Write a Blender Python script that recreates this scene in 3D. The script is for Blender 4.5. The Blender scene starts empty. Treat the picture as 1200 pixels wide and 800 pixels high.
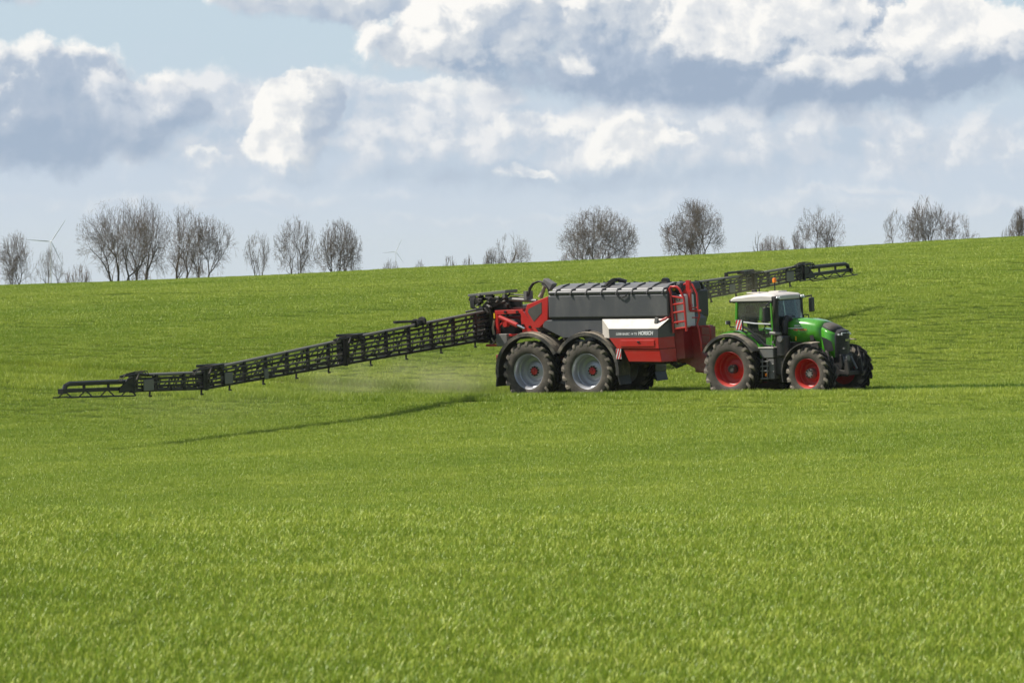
import bpy, bmesh, math, random
import numpy as np
from mathutils import Vector, Matrix

R_ = math.radians
scene = bpy.context.scene
col = scene.collection

# ------------------------------------------------------------------ camera
cam_d = bpy.data.cameras.new("camera")
cam = bpy.data.objects.new("camera", cam_d)
col.objects.link(cam)
scene.camera = cam
cam_d.sensor_width = 36.0
cam_d.lens = 171.0
cam_d.clip_start = 0.5
cam_d.clip_end = 60000.0
cam.location = (0, 0, 0)
cam.rotation_euler = (R_(90.0) - math.atan(88 / 5700), 0, 0)
cam_d.dof.use_dof = True
cam_d.dof.focus_distance = 163.0
cam_d.dof.aperture_fstop = 11.0

# ------------------------------------------------------------------ sun, view
SUN_EL = R_(50.0)
TO_SUN = Vector((-1.0, 0.12, 0)).normalized() * math.cos(SUN_EL) + Vector((0, 0, math.sin(SUN_EL)))
sun_d = bpy.data.lights.new("sun", 'SUN')
sun_d.energy = 5.0
sun_d.angle = R_(0.53)
sun_d.color = (1.0, 0.95, 0.87)
sun = bpy.data.objects.new("sun", sun_d)
col.objects.link(sun)
sun.rotation_euler = TO_SUN.to_track_quat('Z', 'Y').to_euler()
sun.location = (-60, -20, 80)
scene.view_settings.view_transform = 'Standard'
scene.view_settings.look = 'None'
scene.view_settings.exposure = 0.30
scene.view_settings.gamma = 1.0
scene.view_settings.use_curve_mapping = False
scene.cycles.use_denoising = True
scene.cycles.max_bounces = 8
scene.cycles.transparent_max_bounces = 12
scene.cycles.volume_bounces = 1
scene.cycles.sample_clamp_indirect = 6.0

# ------------------------------------------------------------------ sky (world)
world = bpy.data.worlds.new("World")
scene.world = world
world.use_nodes = True
world.cycles.sampling_method = 'MANUAL'
world.cycles.sample_map_resolution = 256
WN = world.node_tree.nodes
WL = world.node_tree.links
WN.clear()


class NT:
    """small helper to write node maths as expressions"""
    def __init__(s, tree):
        s.t = tree

    def new(s, typ, **kw):
        n = s.t.nodes.new(typ)
        for k, v in kw.items():
            setattr(n, k, v)
        return n

    def put(s, sock, v):
        if isinstance(v, bpy.types.NodeSocket):
            s.t.links.new(v, sock)
        elif v is not None:
            if isinstance(v, (tuple, list)) and sock.type == 'RGBA' and len(v) == 3:
                v = (*v, 1.0)
            sock.default_value = v

    def m(s, op, a, b=None, c=None, clamp=False):
        n = s.new('ShaderNodeMath', operation=op, use_clamp=clamp)
        for i, v in enumerate((a, b, c)):
            if v is not None:
                s.put(n.inputs[i], v)
        return n.outputs[0]

    def v(s, op, a, b=None, scale=None):
        n = s.new('ShaderNodeVectorMath', operation=op)
        s.put(n.inputs[0], a)
        if b is not None:
            s.put(n.inputs[1], b)
        if scale is not None:
            s.put(n.inputs['Scale'], scale)
        return n.outputs[1] if op in ('LENGTH', 'DOT_PRODUCT', 'DISTANCE') else n.outputs[0]

    def mix(s, f, a, b, blend='MIX'):
        n = s.new('ShaderNodeMix', data_type='RGBA', blend_type=blend)
        s.put(n.inputs[0], f)
        s.put(n.inputs[6], a)
        s.put(n.inputs[7], b)
        return n.outputs[2]

    def smooth(s, x, a, b, lo=0.0, hi=1.0):
        n = s.new('ShaderNodeMapRange', interpolation_type='SMOOTHSTEP')
        for i, v in enumerate((x, a, b, lo, hi)):
            s.put(n.inputs[i], v)
        return n.outputs[0]

    def lin(s, x, a, b, lo=0.0, hi=1.0):
        n = s.new('ShaderNodeMapRange')
        for i, v in enumerate((x, a, b, lo, hi)):
            s.put(n.inputs[i], v)
        return n.outputs[0]

    def noise(s, vec, scale, detail=4.0, rough=0.5, dist=0.0, color=False, dim='3D'):
        n = s.new('ShaderNodeTexNoise', noise_dimensions=dim)
        s.put(n.inputs['Vector'], vec)
        n.inputs['Scale'].default_value = scale
        n.inputs['Detail'].default_value = detail
        n.inputs['Roughness'].default_value = rough
        n.inputs['Distortion'].default_value = dist
        return n.outputs['Color'] if color else n.outputs['Fac']

    def billow(s, vec, scale, detail=3.0, rough=0.5, smooth=0.4):
        n = s.new('ShaderNodeTexVoronoi', feature='SMOOTH_F1', voronoi_dimensions='2D')
        n.normalize = True
        s.put(n.inputs['Vector'], vec)
        n.inputs['Scale'].default_value = scale
        n.inputs['Detail'].default_value = detail
        n.inputs['Roughness'].default_value = rough
        n.inputs['Smoothness'].default_value = smooth
        return s.m('SUBTRACT', 1.0, n.outputs['Distance'])

    def xyz(s, v):
        n = s.new('ShaderNodeSeparateXYZ')
        s.put(n.inputs[0], v)
        return n.outputs

    def vec(s, x, y, z):
        n = s.new('ShaderNodeCombineXYZ')
        for i, v in enumerate((x, y, z)):
            s.put(n.inputs[i], v)
        return n.outputs[0]


def build_sky():
    n = NT(world.node_tree)
    out = n.new('ShaderNodeOutputWorld')
    bg = n.new('ShaderNodeBackground')
    bg.inputs['Strength'].default_value = 0.1
    WL.new(bg.outputs[0], out.inputs[0])
    sky = n.new('ShaderNodeTexSky', sky_type='NISHITA')
    sky.sun_disc = False
    sky.sun_elevation = SUN_EL
    sky.sun_rotation = math.atan2(TO_SUN.x, TO_SUN.y)
    sky.altitude = 60
    sky.air_density = 1.0
    sky.dust_density = 1.0
    sky.ozone_density = 2.0
    base = n.mix(1.0, sky.outputs[0], (0.78, 0.78, 0.80), 'MULTIPLY')

    tc = n.new('ShaderNodeTexCoord').outputs['Generated']
    x, y, z = n.xyz(tc)
    yy = n.m('MAXIMUM', y, 0.08)
    U = n.m('MULTIPLY', n.m('DIVIDE', x, yy), 57.0)       # azimuth, units of 1/57 rad-ish
    V = n.m('MULTIPLY', n.m('DIVIDE', z, yy), 57.0)       # elevation, same unit
    p = n.vec(U, V, 0.0)
    front = n.smooth(y, 0.5, 0.8)

    w1 = n.v('SCALE', n.v('SUBTRACT', n.noise(p, 0.8, 2.0, 0.5, color=True, dim='2D'), (0.5, 0.5, 0.5)), scale=0.5)
    w2 = n.v('SCALE', n.v('SUBTRACT', n.noise(p, 5.0, 5.0, 0.62, color=True, dim='2D'), (0.5, 0.5, 0.5)), scale=0.18)
    pw = n.v('ADD', p, n.v('ADD', w1, w2))
    psq = n.v('MULTIPLY', pw, (1.0, 1.2, 1.0))
    B0 = n.billow(psq, 2.2, 4.0, 0.5, 0.6)
    B1 = n.billow(n.v('ADD', psq, (-0.11, 0.10, 0.0)), 2.2, 4.0, 0.5, 0.6)
    emb = n.m('SUBTRACT', B0, B1)
    N0 = n.noise(p, 1.3, 7.0, 0.56, dim='2D')
    N1 = n.noise(n.v('ADD', p, (-0.2, 0.16, 0)), 1.3, 5.0, 0.5, dim='2D')
    embn = n.m('SUBTRACT', N0, N1)
    relief = n.m('ADD', emb, n.m('MULTIPLY', embn, 1.3))
    SX = n.xyz(pw)

    # clear air, paling towards the horizon with far moist air
    C = n.mix(n.m('MULTIPLY', front, 0.9), base, CLEAR)
    veil = n.smooth(n.m('ADD', V, n.m('MULTIPLY', n.m('SUBTRACT', N0, 0.5), 1.2)), 2.7, 1.2)
    C = n.mix(n.m('MULTIPLY', veil, front), C, VEIL)
    hz = n.smooth(n.m('ADD', V, n.m('MULTIPLY', n.m('SUBTRACT', N0, 0.5), 0.5)), 1.1, 0.2)
    C = n.mix(n.m('MULTIPLY', hz, front), C, HORIZ)

    for (cx, cy, rx, ru, rd, soft, kn, kb, opa, sh, md, lt, s0, gx, gy, ge) in CLOUDS:
        soft *= 0.95
        cx, cy, rx, ru, rd = (cx - 600) / 100, (312 - cy) / 100, rx / 100, ru / 100, rd / 100
        dx = n.m('DIVIDE', n.m('SUBTRACT', SX[0], cx), rx)
        dy0 = n.m('SUBTRACT', SX[1], cy)
        dyu = n.m('DIVIDE', n.m('MAXIMUM', dy0, 0.0), ru)
        dyd = n.m('DIVIDE', n.m('MINIMUM', dy0, 0.0), rd)
        dy = n.m('ADD', dyu, dyd)
        rr = n.m('SQRT', n.m('ADD', n.m('MULTIPLY', dx, dx), n.m('MULTIPLY', dy, dy)))
        d = n.m('SUBTRACT', 1.0, rr)
        d = n.m('MULTIPLY_ADD', n.m('SUBTRACT', N0, 0.5), kn, d)
        d = n.m('MULTIPLY_ADD', n.m('SUBTRACT', B0, 0.62), kb, d)
        # softer underside, crisp top
        sft = n.m('MULTIPLY_ADD', n.smooth(dy, 0.2, -0.8), soft * 2.0, soft)
        a = n.smooth(n.m('DIVIDE', d, sft), 0.0, 1.0)
        a = n.m('MULTIPLY', a, n.m('MULTIPLY', front, opa))
        s = n.m('MULTIPLY_ADD', dx, -gx, s0)
        s = n.m('MULTIPLY_ADD', dy, gy, s)
        s = n.m('MULTIPLY_ADD', relief, ge, s)
        # thin edges let light through
        s = n.m('MULTIPLY_ADD', n.smooth(n.m('DIVIDE', d, sft), 1.6, 0.2), 0.22, s)
        c = n.mix(n.smooth(s, 0.0, 0.55), tuple(v * KX for v in sh), tuple(v * KX for v in md))
        c = n.mix(n.smooth(s, 0.5, 1.0), c, tuple(v * KX for v in lt))
        C = n.mix(a, C, c)

    # broken cloud over the rest of the sky
    g = n.noise(tc, 2.2, 6.0, 0.55)
    ga = n.m('MULTIPLY', n.smooth(g, 0.48, 0.62), n.m('SUBTRACT', 1.0, front))
    ga = n.m('MULTIPLY', ga, n.smooth(z, -0.02, 0.1, 0.0, 0.8))
    C = n.mix(ga, C, (3.4, 3.6, 4.0))
    WL.new(C, bg.inputs[0])


def lin3(r, g, b):
    f = lambda c: ((c / 255 + 0.055) / 1.055) ** 2.4 if c > 10 else c / 255 / 12.92
    return (f(r), f(g), f(b))


EXPO = 0.30
KX = 10.0 / 2 ** EXPO
CLEAR = tuple(v * KX for v in lin3(198, 217, 231))
VEIL = tuple(v * KX for v in lin3(200, 213, 228))
HORIZ = tuple(v * KX for v in lin3(206, 217, 229))
GB = lin3(160, 178, 201)      # blue-grey cloud shade
GBB = lin3(158, 175, 198)
GB2 = lin3(176, 190, 209)
GM = lin3(206, 213, 222)
GP = lin3(188, 203, 220)
PM = lin3(207, 215, 226)
PW = lin3(238, 239, 241)
WM = lin3(226, 229, 233)
WH = lin3(255, 253, 249)
#   cx   cy   rx  up  down soft  kn   kb  opa  shade mid light s0   gx   gy   ge
CLOUDS = [
    (330, 150, 350, 72, 85, .3, .8, .4, .9, GP, PM, PW, .46, .1, .42, 1.5),
    (830, 175, 480, 75, 70, .4, .9, .4, .85, GP, PM, PW, .46, .1, .35, 1.6),
    (250, 238, 330, 16, 14, .8, 1.2, .3, .4, GP, PM, PW, .48, .0, .4, 1.2),
    (980, 246, 360, 22, 14, .8, 1.2, .3, .42, GP, PM, PW, .46, .0, .4, 1.3),
    (620, 262, 420, 10, 10, .9, 1.2, .2, .3, GP, PM, PW, .40, .0, .4, 1.0),
    (640, 210, 340, 30, 30, .5, .7, .2, .8, GB2, GP, PM, .34, .0, .4, .7),
    (45, 148, 190, 96, 62, .2, .75, .5, .96, GB, GB2, WH, .24, .03, .58, .85),
    (150, 118, 70, 30, 40, .4, 1.0, .5, .75, GB2, PM, PW, .42, .1, .5, 1.2),
    (352, 148, 60, 72, 66, .16, .65, .55, 1.0, GB2, GM, WH, .52, .42, .05, 1.1),
    (330, 120, 34, 40, 40, .2, .8, .6, .9, GM, WM, WH, .72, .3, .2, 1.2),
    (318, 178, 46, 36, 30, .24, .8, .6, .95, GM, WM, WH, .74, .3, .1, 1.2),
    (345, 210, 60, 14, 12, .7, .8, .4, .6, GB2, GP, PM, .4, .2, .2, .8),
    (240, 185, 36, 12, 14, .5, .8, .3, .7, GP, PM, WH, .7, .1, .3, .8),
    (395, 10, 150, 40, 22, .2, .6, .45, .95, GB2, GM, WH, .40, .1, .6, 1.1),
    (900, 92, 360, 120, 58, .22, .7, .55, 1.0, GBB, GB2, WM, .20, .05, .45, 1.2),
    (550, 55, 125, 66, 46, .17, .65, .55, 1.0, GB, GM, WH, .50, .22, .5, 1.2),
    (610, 12, 130, 40, 46, .2, .7, .6, .95, GB2, GM, WH, .54, .2, .5, 1.3),
    (745, 18, 95, 44, 42, .18, .65, .6, .95, GB, GM, WH, .46, .2, .6, 1.3),
    (905, 34, 120, 70, 50, .18, .7, .6, .97, GB, WM, WH, .62, .2, .4, 1.4),
    (985, 82, 90, 26, 24, .4, .9, .6, .8, GB2, WM, WH, .58, .2, .35, 1.3),
    (1105, 42, 95, 54, 36, .16, .6, .6, .97, GB2, WM, WH, .54, .2, .62, 1.2),
    (1195, 44, 60, 44, 34, .2, .7, .6, .92, GB2, WM, WH, .60, .1, .6, 1.3),
    (668, 76, 30, 18, 12, .6, 1.0, .6, .6, GB2, WM, WH, .6, -.2, .5, 1.3),
    (510, 108, 75, 18, 20, .5, 1.0, .5, .7, GP, WM, WH, .6, .1, .4, 1.2),
    (630, 150, 62, 22, 20, .5, 1.0, .5, .75, GP, PM, WH, .66, .1, .3, 1.2),
    (735, 175, 50, 42, 30, .3, .9, .6, .92, GP, WM, WH, .66, .3, .15, 1.3),
    (790, 172, 34, 16, 16, .4, .9, .6, .85, GP, WM, WH, .66, .2, .3, 1.2),
    (622, 204, 40, 12, 10, .5, .8, .4, .8, GP, PM, WH, .66, .1, .3, 1.0),
    (1020, 224, 60, 10, 9, .7, .9, .2, .5, GP, PM, PW, .7, .1, .3, .8),
    (955, 228, 30, 8, 6, .7, .9, .2, .5, GP, PM, PW, .7, .1, .3, .8),
    (5, 0, 58, 22, 16, .35, .7, .4, .85, GB2, GM, WH, .42, .1, .5, 1.1),
]
build_sky()

# ------------------------------------------------------------------ shared helpers
def link(o, parent=None):
    col.objects.link(o)
    if parent is not None:
        o.parent = parent
    return o


def tag(o, label=None, cat=None, group=None, kind=None):
    for k, v in (('label', label), ('category', cat), ('group', group), ('kind', kind)):
        if v:
            o[k] = v
    return o


def material(name):
    m = bpy.data.materials.new(name)
    m.use_nodes = True
    m.node_tree.nodes.clear()
    n = NT(m.node_tree)
    out = n.new('ShaderNodeOutputMaterial')
    return m, n, out


def principled(n, out, base, rough=0.5, metal=0.0, spec=0.5, normal=None, coat=0.0):
    b = n.new('ShaderNodeBsdfPrincipled')
    n.put(b.inputs['Base Color'], base)
    n.put(b.inputs['Roughness'], rough)
    n.put(b.inputs['Metallic'], metal)
    n.put(b.inputs['Specular IOR Level'], spec)
    n.put(b.inputs['Coat Weight'], coat)
    if normal is not None:
        n.put(b.inputs['Normal'], normal)
    if out is not None:
        n.t.links.new(b.outputs[0], out.inputs['Surface'])
    return b


def paint(name, rgb, rough=0.4, metal=0.0, dust=0.25, dustcol=(0.30, 0.25, 0.18), scale=2.0, coat=0.0, low=None, spec=0.5, streak=None):
    """painted or moulded surface with field dust settled on it in patches and on upward faces"""
    m, n, out = material(name)
    tc = n.new('ShaderNodeTexCoord').outputs['Object']
    nz = n.noise(n.v('MULTIPLY', tc, streak) if streak else tc, scale, 5.0, 0.6)
    fine = n.noise(tc, scale * 9, 3.0, 0.6)
    geo = n.new('ShaderNodeNewGeometry')
    up = n.smooth(n.xyz(geo.outputs['Normal'])[2], 0.2, 1.0)
    f = n.m('ADD', n.smooth(nz, 0.42, 0.75, 0.0, dust), n.m('MULTIPLY', up, dust * 0.9))
    if low is not None:       # splashed dirt up to a height on the machine
        zz = n.xyz(tc)[2]
        f = n.m('ADD', f, n.m('MULTIPLY', n.smooth(n.m('ADD', zz, n.m('MULTIPLY', nz, 0.7)), low[0] + .35, low[1] + .35), low[2]))
    f = n.m('MULTIPLY', f, n.lin(fine, 0.3, 0.7, 0.65, 1.15), clamp=True)
    c = n.mix(f, rgb, dustcol)
    r = n.m('ADD', n.m('MULTIPLY', f, 0.5), rough, clamp=True)
    principled(n, out, c, r, metal, spec, coat=coat)
    return m


class MB:
    """collects shapes into ONE mesh object"""
    def __init__(s):
        s.v, s.f, s.mi = [], [], []
        s.cur = 0

    def mat(s, i):
        s.cur = i
        return s

    def add(s, vs, fs):
        b = len(s.v)
        s.v += [tuple(v) for v in vs]
        for f in fs:
            s.f.append(tuple(b + i for i in f))
            s.mi.append(s.cur)
        return s

    def box(s, c, d, rot=None):
        hx, hy, hz = d[0] / 2, d[1] / 2, d[2] / 2
        vs = [Vector((x, y, z)) for x in (-hx, hx) for y in (-hy, hy) for z in (-hz, hz)]
        if rot is not None:
            M = Matrix.Rotation(rot[2], 3, 'Z') @ Matrix.Rotation(rot[1], 3, 'Y') @ Matrix.Rotation(rot[0], 3, 'X')
            vs = [M @ v for v in vs]
        vs = [v + Vector(c) for v in vs]
        return s.add(vs, [(0, 1, 3, 2), (4, 6, 7, 5), (0, 4, 5, 1), (2, 3, 7, 6), (0, 2, 6, 4), (1, 5, 7, 3)])

    def prism_y(s, poly, y0, y1):
        """polygon of (x, z) pushed along y"""
        n = len(poly)
        a = sum(poly[i][0] * poly[(i + 1) % n][1] - poly[(i + 1) % n][0] * poly[i][1] for i in range(n))
        if a < 0:
            poly = poly[::-1]
        y0, y1 = min(y0, y1), max(y0, y1)
        vs = [(x, y0, z) for x, z in poly] + [(x, y1, z) for x, z in poly]
        fs = [tuple(range(n)), tuple(range(2 * n - 1, n - 1, -1))]
        fs += [(i + n, (i + 1) % n + n, (i + 1) % n, i) for i in range(n)]
        return s.add(vs, fs)

    def prism_x(s, poly, x0, x1):
        n = len(poly)
        a = sum(poly[i][0] * poly[(i + 1) % n][1] - poly[(i + 1) % n][0] * poly[i][1] for i in range(n))
        if a < 0:
            poly = poly[::-1]
        x0, x1 = min(x0, x1), max(x0, x1)
        vs = [(x0, y, z) for y, z in poly] + [(x1, y, z) for y, z in poly]
        fs = [tuple(range(n - 1, -1, -1)), tuple(range(n, 2 * n))]
        fs += [(i, (i + 1) % n, (i + 1) % n + n, i + n) for i in range(n)]
        return s.add(vs, fs)

    def tube(s, pts, r, sides=8, cap=True):
        pts = [Vector(p) for p in pts]
        rs = r if isinstance(r, (list, tuple)) else [r] * len(pts)
        b = len(s.v)
        prev = None
        n = len(pts)
        for i, p in enumerate(pts):
            t = (pts[min(i + 1, n - 1)] - pts[max(i - 1, 0)]).normalized()
            if prev is None:
                ref = Vector((0, 0, 1)) if abs(t.z) < 0.9 else Vector((1, 0, 0))
                a = t.cross(ref).normalized()
            else:
                a = (prev - t * prev.dot(t)).normalized()
            prev = a
            c = t.cross(a)
            off = math.pi / sides
            for k in range(sides):
                an = 2 * math.pi * k / sides + off
                s.v.append(tuple(p + (a * math.cos(an) + c * math.sin(an)) * rs[i]))
        for i in range(n - 1):
            for k in range(sides):
                k2 = (k + 1) % sides
                s.f.append((b + i * sides + k, b + i * sides + k2, b + (i + 1) * sides + k2, b + (i + 1) * sides + k))
                s.mi.append(s.cur)
        if cap:
            s.f.append(tuple(b + k for k in range(sides - 1, -1, -1)))
            s.mi.append(s.cur)
            s.f.append(tuple(b + (n - 1) * sides + k for k in range(sides)))
            s.mi.append(s.cur)
        return s

    def lathe_y(s, prof, n=48, closed=False, c=(0, 0, 0)):
        """profile of (radius, y) turned about the y axis through c"""
        b = len(s.v)
        m = len(prof)
        for i in range(n):
            a = 2 * math.pi * i / n
            for r, y in prof:
                s.v.append((c[0] + r * math.cos(a), c[1] + y, c[2] + r * math.sin(a)))
        for i in range(n):
            i2 = (i + 1) % n
            for k in range(m if closed else m - 1):
                k2 = (k + 1) % m
                s.f.append((b + i * m + k, b + i2 * m + k, b + i2 * m + k2, b + i * m + k2))
                s.mi.append(s.cur)
        return s

    def arc_band(s, c, r, a0, a1, y0, y1, th=0.04, n=24, drop=0.0):
        """curved strip (mudguard) about a y axis: radius r, from angle a0 to a1, with a turned-down lip"""
        b = len(s.v)
        cs = [(r, y0), (r + th, y0), (r + th, y1), (r, y1)] if not drop else \
             [(r - drop, y0), (r + th * .6, y0), (r + th, y0 + .09), (r + th, y1), (r, y1), (r, y0 + .03), (r - drop, y0 + .03)]
        m = len(cs)
        for i in range(n + 1):
            a = a0 + (a1 - a0) * i / n
            for rr, y in cs:
                s.v.append((c[0] + rr * math.cos(a), y, c[1] + rr * math.sin(a)))
        for i in range(n):
            for k in range(m):
                k2 = (k + 1) % m
                s.f.append((b + i * m + k, b + i * m + k2, b + (i + 1) * m + k2, b + (i + 1) * m + k))
                s.mi.append(s.cur)
        s.f.append(tuple(b + k for k in range(m - 1, -1, -1)))
        s.mi.append(s.cur)
        s.f.append(tuple(b + n * m + k for k in range(m)))
        s.mi.append(s.cur)
        return s

    def mirror_y(s):
        """add the mirror image across y = 0 to what is collected"""
        nv = len(s.v)
        fs, mi = list(s.f), list(s.mi)
        s.v += [(x, -y, z) for x, y, z in s.v]
        for f, m in zip(fs, mi):
            s.f.append(tuple(i + nv for i in reversed(f)))
            s.mi.append(m)
        return s

    def build(s, name, mats, parent=None, smooth=False, bevel=0.0, fix=True):
        me = bpy.data.meshes.new(name)
        me.from_pydata(s.v, [], s.f)
        for m in (mats if isinstance(mats, (list, tuple)) else [mats]):
            me.materials.append(m)
        me.polygons.foreach_set('material_index', s.mi)
        if fix:
            bm = bmesh.new()
            bm.from_mesh(me)
            bmesh.ops.recalc_face_normals(bm, faces=bm.faces)
            bm.to_mesh(me)
            bm.free()
        if smooth:
            me.polygons.foreach_set('use_smooth', [True] * len(me.polygons))
            try:
                me.set_sharp_from_angle(angle=R_(38))
            except Exception:
                pass
        o = bpy.data.objects.new(name, me)
        link(o, parent)
        if bevel:
            b = o.modifiers.new('bevel', 'BEVEL')
            b.width = bevel
            b.segments = 2
            b.limit_method = 'ANGLE'
            b.angle_limit = R_(35)
        return o


def empty(name, parent=None, loc=(0, 0, 0)):
    o = bpy.data.objects.new(name, None)
    o.empty_display_size = 0.2
    o.location = loc
    return link(o, parent)


# ------------------------------------------------------------------ terrain
_AY = [(-60, -2.6), (0, -2.25), (25.5, -2.19), (36.5, -2.19), (43.8, -2.25), (55, -2.95), (73, -4.1), (91, -4.68), (118, -5.05),
       (148, -4.97), (158, -4.8), (162, -4.70), (165.8, -4.57), (172, -4.05), (180, -3.05), (188, -2.2), (200, -1.52),
       (219, -.95), (246, -.42), (273, -.05), (292, .07), (310, .04), (370, -.2), (450, -.5), (650, -1.5), (800, -2.6),
       (1100, -6), (1600, -14), (3000, -30), (5200, -42), (9000, -52), (12000, -60)]
_by = [p[0] for p in _AY]
_bz = [p[1] for p in _AY]


def _pchip():
    h = [_by[i + 1] - _by[i] for i in range(len(_by) - 1)]
    d = [(_bz[i + 1] - _bz[i]) / h[i] for i in range(len(h))]
    m = [d[0]]
    for i in range(1, len(d)):
        if d[i - 1] * d[i] <= 0:
            m.append(0.0)
        else:
            w1, w2 = 2 * h[i] + h[i - 1], h[i] + 2 * h[i - 1]
            m.append((w1 + w2) / (w1 / d[i - 1] + w2 / d[i]))
    m.append(d[-1])
    return h, d, m


_H, _D, _M = _pchip()
_BYN, _BZN, _MN, _HN = (np.array(v, dtype=float) for v in (_by, _bz, _M, _H))

U_H = Vector((math.cos(R_(35)), -math.sin(R_(35)), 0))     # driving direction
N_H = Vector((-U_H.y, U_H.x, 0))                            # to the left of it (uphill)
TRAILER = Vector((2.385, 165.8, 0))


def hermite(y):
    y = np.asarray(y, dtype=float)
    i = np.clip(np.searchsorted(_BYN, y) - 1, 0, len(_HN) - 1)
    t = np.clip((y - _BYN[i]) / _HN[i], 0, 1)
    h = _HN[i]
    return ((2 * t**3 - 3 * t**2 + 1) * _BZN[i] + (t**3 - 2 * t**2 + t) * h * _MN[i]
            + (-2 * t**3 + 3 * t**2) * _BZN[i + 1] + (t**3 - t**2) * h * _MN[i + 1])


def sstep(v, a, b):
    t = np.clip((np.asarray(v, dtype=float) - a) / (b - a), 0, 1)
    return t * t * (3 - 2 * t)


def track_distance(x, y):
    """distance to the nearest wheel rut of the tramline the machine drives in"""
    px, py = x - TRAILER.x, y - TRAILER.y
    n = px * N_H.x + py * N_H.y
    return np.minimum(np.abs(n - 1.12), np.abs(n + 1.12))


def far_track_distance(x, y):
    px, py = x - TRAILER.x, y - TRAILER.y
    n = px * N_H.x + py * N_H.y - 48.0
    return np.minimum(np.abs(n - 1.12), np.abs(n + 1.12))


def ground_z(x, y):
    x = np.asarray(x, dtype=float)
    y = np.asarray(y, dtype=float)
    b = 0.048 * sstep(y, 55, 135)
    z = hermite(y) + b * np.clip(x, -400, 400)
    z = z + 1.6e-4 * np.clip(x, -60, 60) ** 2 * sstep(y, 215, 300) * (1 - sstep(y, 330, 420))
    # low bank of the crop row on the near side of the tramline
    nn = (x - TRAILER.x) * N_H.x + (y - TRAILER.y) * N_H.y
    z = z + 0.25 * sstep(-nn, 1.55, 2.5) * (1 - sstep(-nn, 3.5, 11))
    # gentle undulation of the field
    z = z + 0.05 * np.sin(x * 0.21 + y * 0.05) * np.sin(y * 0.13 + 1.3) * sstep(y, 60, 100) * (1 - sstep(y, 300, 400))
    return z


def ground_rut(x, y):
    z = ground_z(x, y)
    d = track_distance(np.asarray(x, float), np.asarray(y, float))
    return z - 0.09 * (1 - sstep(d, 0.18, 0.42)) * (1 - sstep(y, 260, 320))


GREEN_A = (0.060, 0.115, 0.010)
GREEN_B = (0.115, 0.165, 0.018)


def make_ground():
    ys = np.concatenate([np.arange(-60, 20, 6), np.arange(20, 50, 1.0), np.arange(50, 140, 2.0), np.arange(140, 200, 0.8),
                         np.arange(200, 340, 2.5), np.arange(340, 700, 12), np.geomspace(700, 12000, 60)])
    ts = np.linspace(-1, 1, 161)
    hw = np.interp(ys, [-60, 30, 200, 340, 700, 12000], [40, 40, 60, 80, 240, 4500])
    X = (np.sign(ts) * np.abs(ts) ** 1.25)[None, :] * hw[:, None]
    Y = np.repeat(ys[:, None], len(ts), 1)
    Z = ground_rut(X, Y)
    co = np.stack([X, Y, Z], -1).reshape(-1, 3)
    r, c = X.shape
    idx = np.arange(r * c).reshape(r, c)
    quads = np.stack([idx[:-1, :-1], idx[:-1, 1:], idx[1:, 1:], idx[1:, :-1]], -1).reshape(-1, 4)
    me = bpy.data.meshes.new('field_ground')
    me.from_pydata(co.tolist(), [], quads.tolist())
    me.polygons.foreach_set('use_smooth', [True] * len(me.polygons))
    m, n, out = material('field_soil_and_leaf')
    geo = n.new('ShaderNodeNewGeometry').outputs['Position']
    big = n.noise(geo, 0.05, 4.0, 0.55)
    fine = n.noise(geo, 5.0, 5.0, 0.65)
    c0 = n.mix(n.smooth(fine, 0.35, 0.7), (0.040, 0.065, 0.012), (0.085, 0.125, 0.018))
    c1 = n.mix(n.smooth(big, 0.35, 0.7, 0.0, 0.5), c0, (0.10, 0.125, 0.022))
    pos = n.xyz(geo)
    nn = n.m('ADD', n.m('MULTIPLY', n.m('SUBTRACT', pos[0], TRAILER.x), N_H.x), n.m('MULTIPLY', n.m('SUBTRACT', pos[1], TRAILER.y), N_H.y))
    da = n.m('ABSOLUTE', n.m('SUBTRACT', n.m('ABSOLUTE', nn), 1.12))
    rut = n.m('MULTIPLY', n.smooth(n.m('ADD', da, n.m('MULTIPLY', fine, 0.2)), 0.48, 0.3), n.smooth(pos[1], 320.0, 260.0))
    soil = n.mix(fine, (0.085, 0.060, 0.038), (0.15, 0.115, 0.075))
    c2 = n.mix(rut, c1, soil)
    principled(n, out, c2, 1.0, 0, 0.0)
    me.materials.append(m)
    o = link(bpy.data.objects.new('field_ground', me))
    tag(o, kind='structure')


make_ground()


# ------------------------------------------------------------------ young wheat: one mass of blades
def blade_patch(rng, n_blade, rad, h, w, lean, segs=2):
    """one clump-patch of curved blades: vertices, quads and a tint per vertex"""
    V, F, T = [], [], []
    for _ in range(n_blade):
        a, rr = rng.uniform(0, 2 * math.pi), rad * math.sqrt(rng.random())
        x, y = rr * math.cos(a), rr * math.sin(a)
        hh = h * rng.uniform(0.6, 1.2)
        ww = w * rng.uniform(0.7, 1.2)
        d = rng.uniform(0, 2 * math.pi)
        ln = lean * rng.uniform(0.2, 1.4)
        f = d + rng.uniform(-1.2, 1.2)
        tint = rng.random()
        b = len(V)
        for k in range(segs + 1):
            t = k / segs
            bx = x + math.cos(d) * ln * hh * t ** 1.8
            by = y + math.sin(d) * ln * hh * t ** 1.8
            bz = hh * (t - 0.22 * ln * t * t) - 0.02
            wd = ww * (0.75 if k == 0 else 1.0 if k < segs else 0.22) / 2
            V.append((bx - math.sin(f) * wd, by + math.cos(f) * wd, bz))
            V.append((bx + math.sin(f) * wd, by - math.cos(f) * wd, bz))
            T += [tint, tint]
        for k in range(segs):
            i = b + 2 * k
            F.append((i, i + 1, i + 3, i + 2))
    return V, F, T


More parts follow.
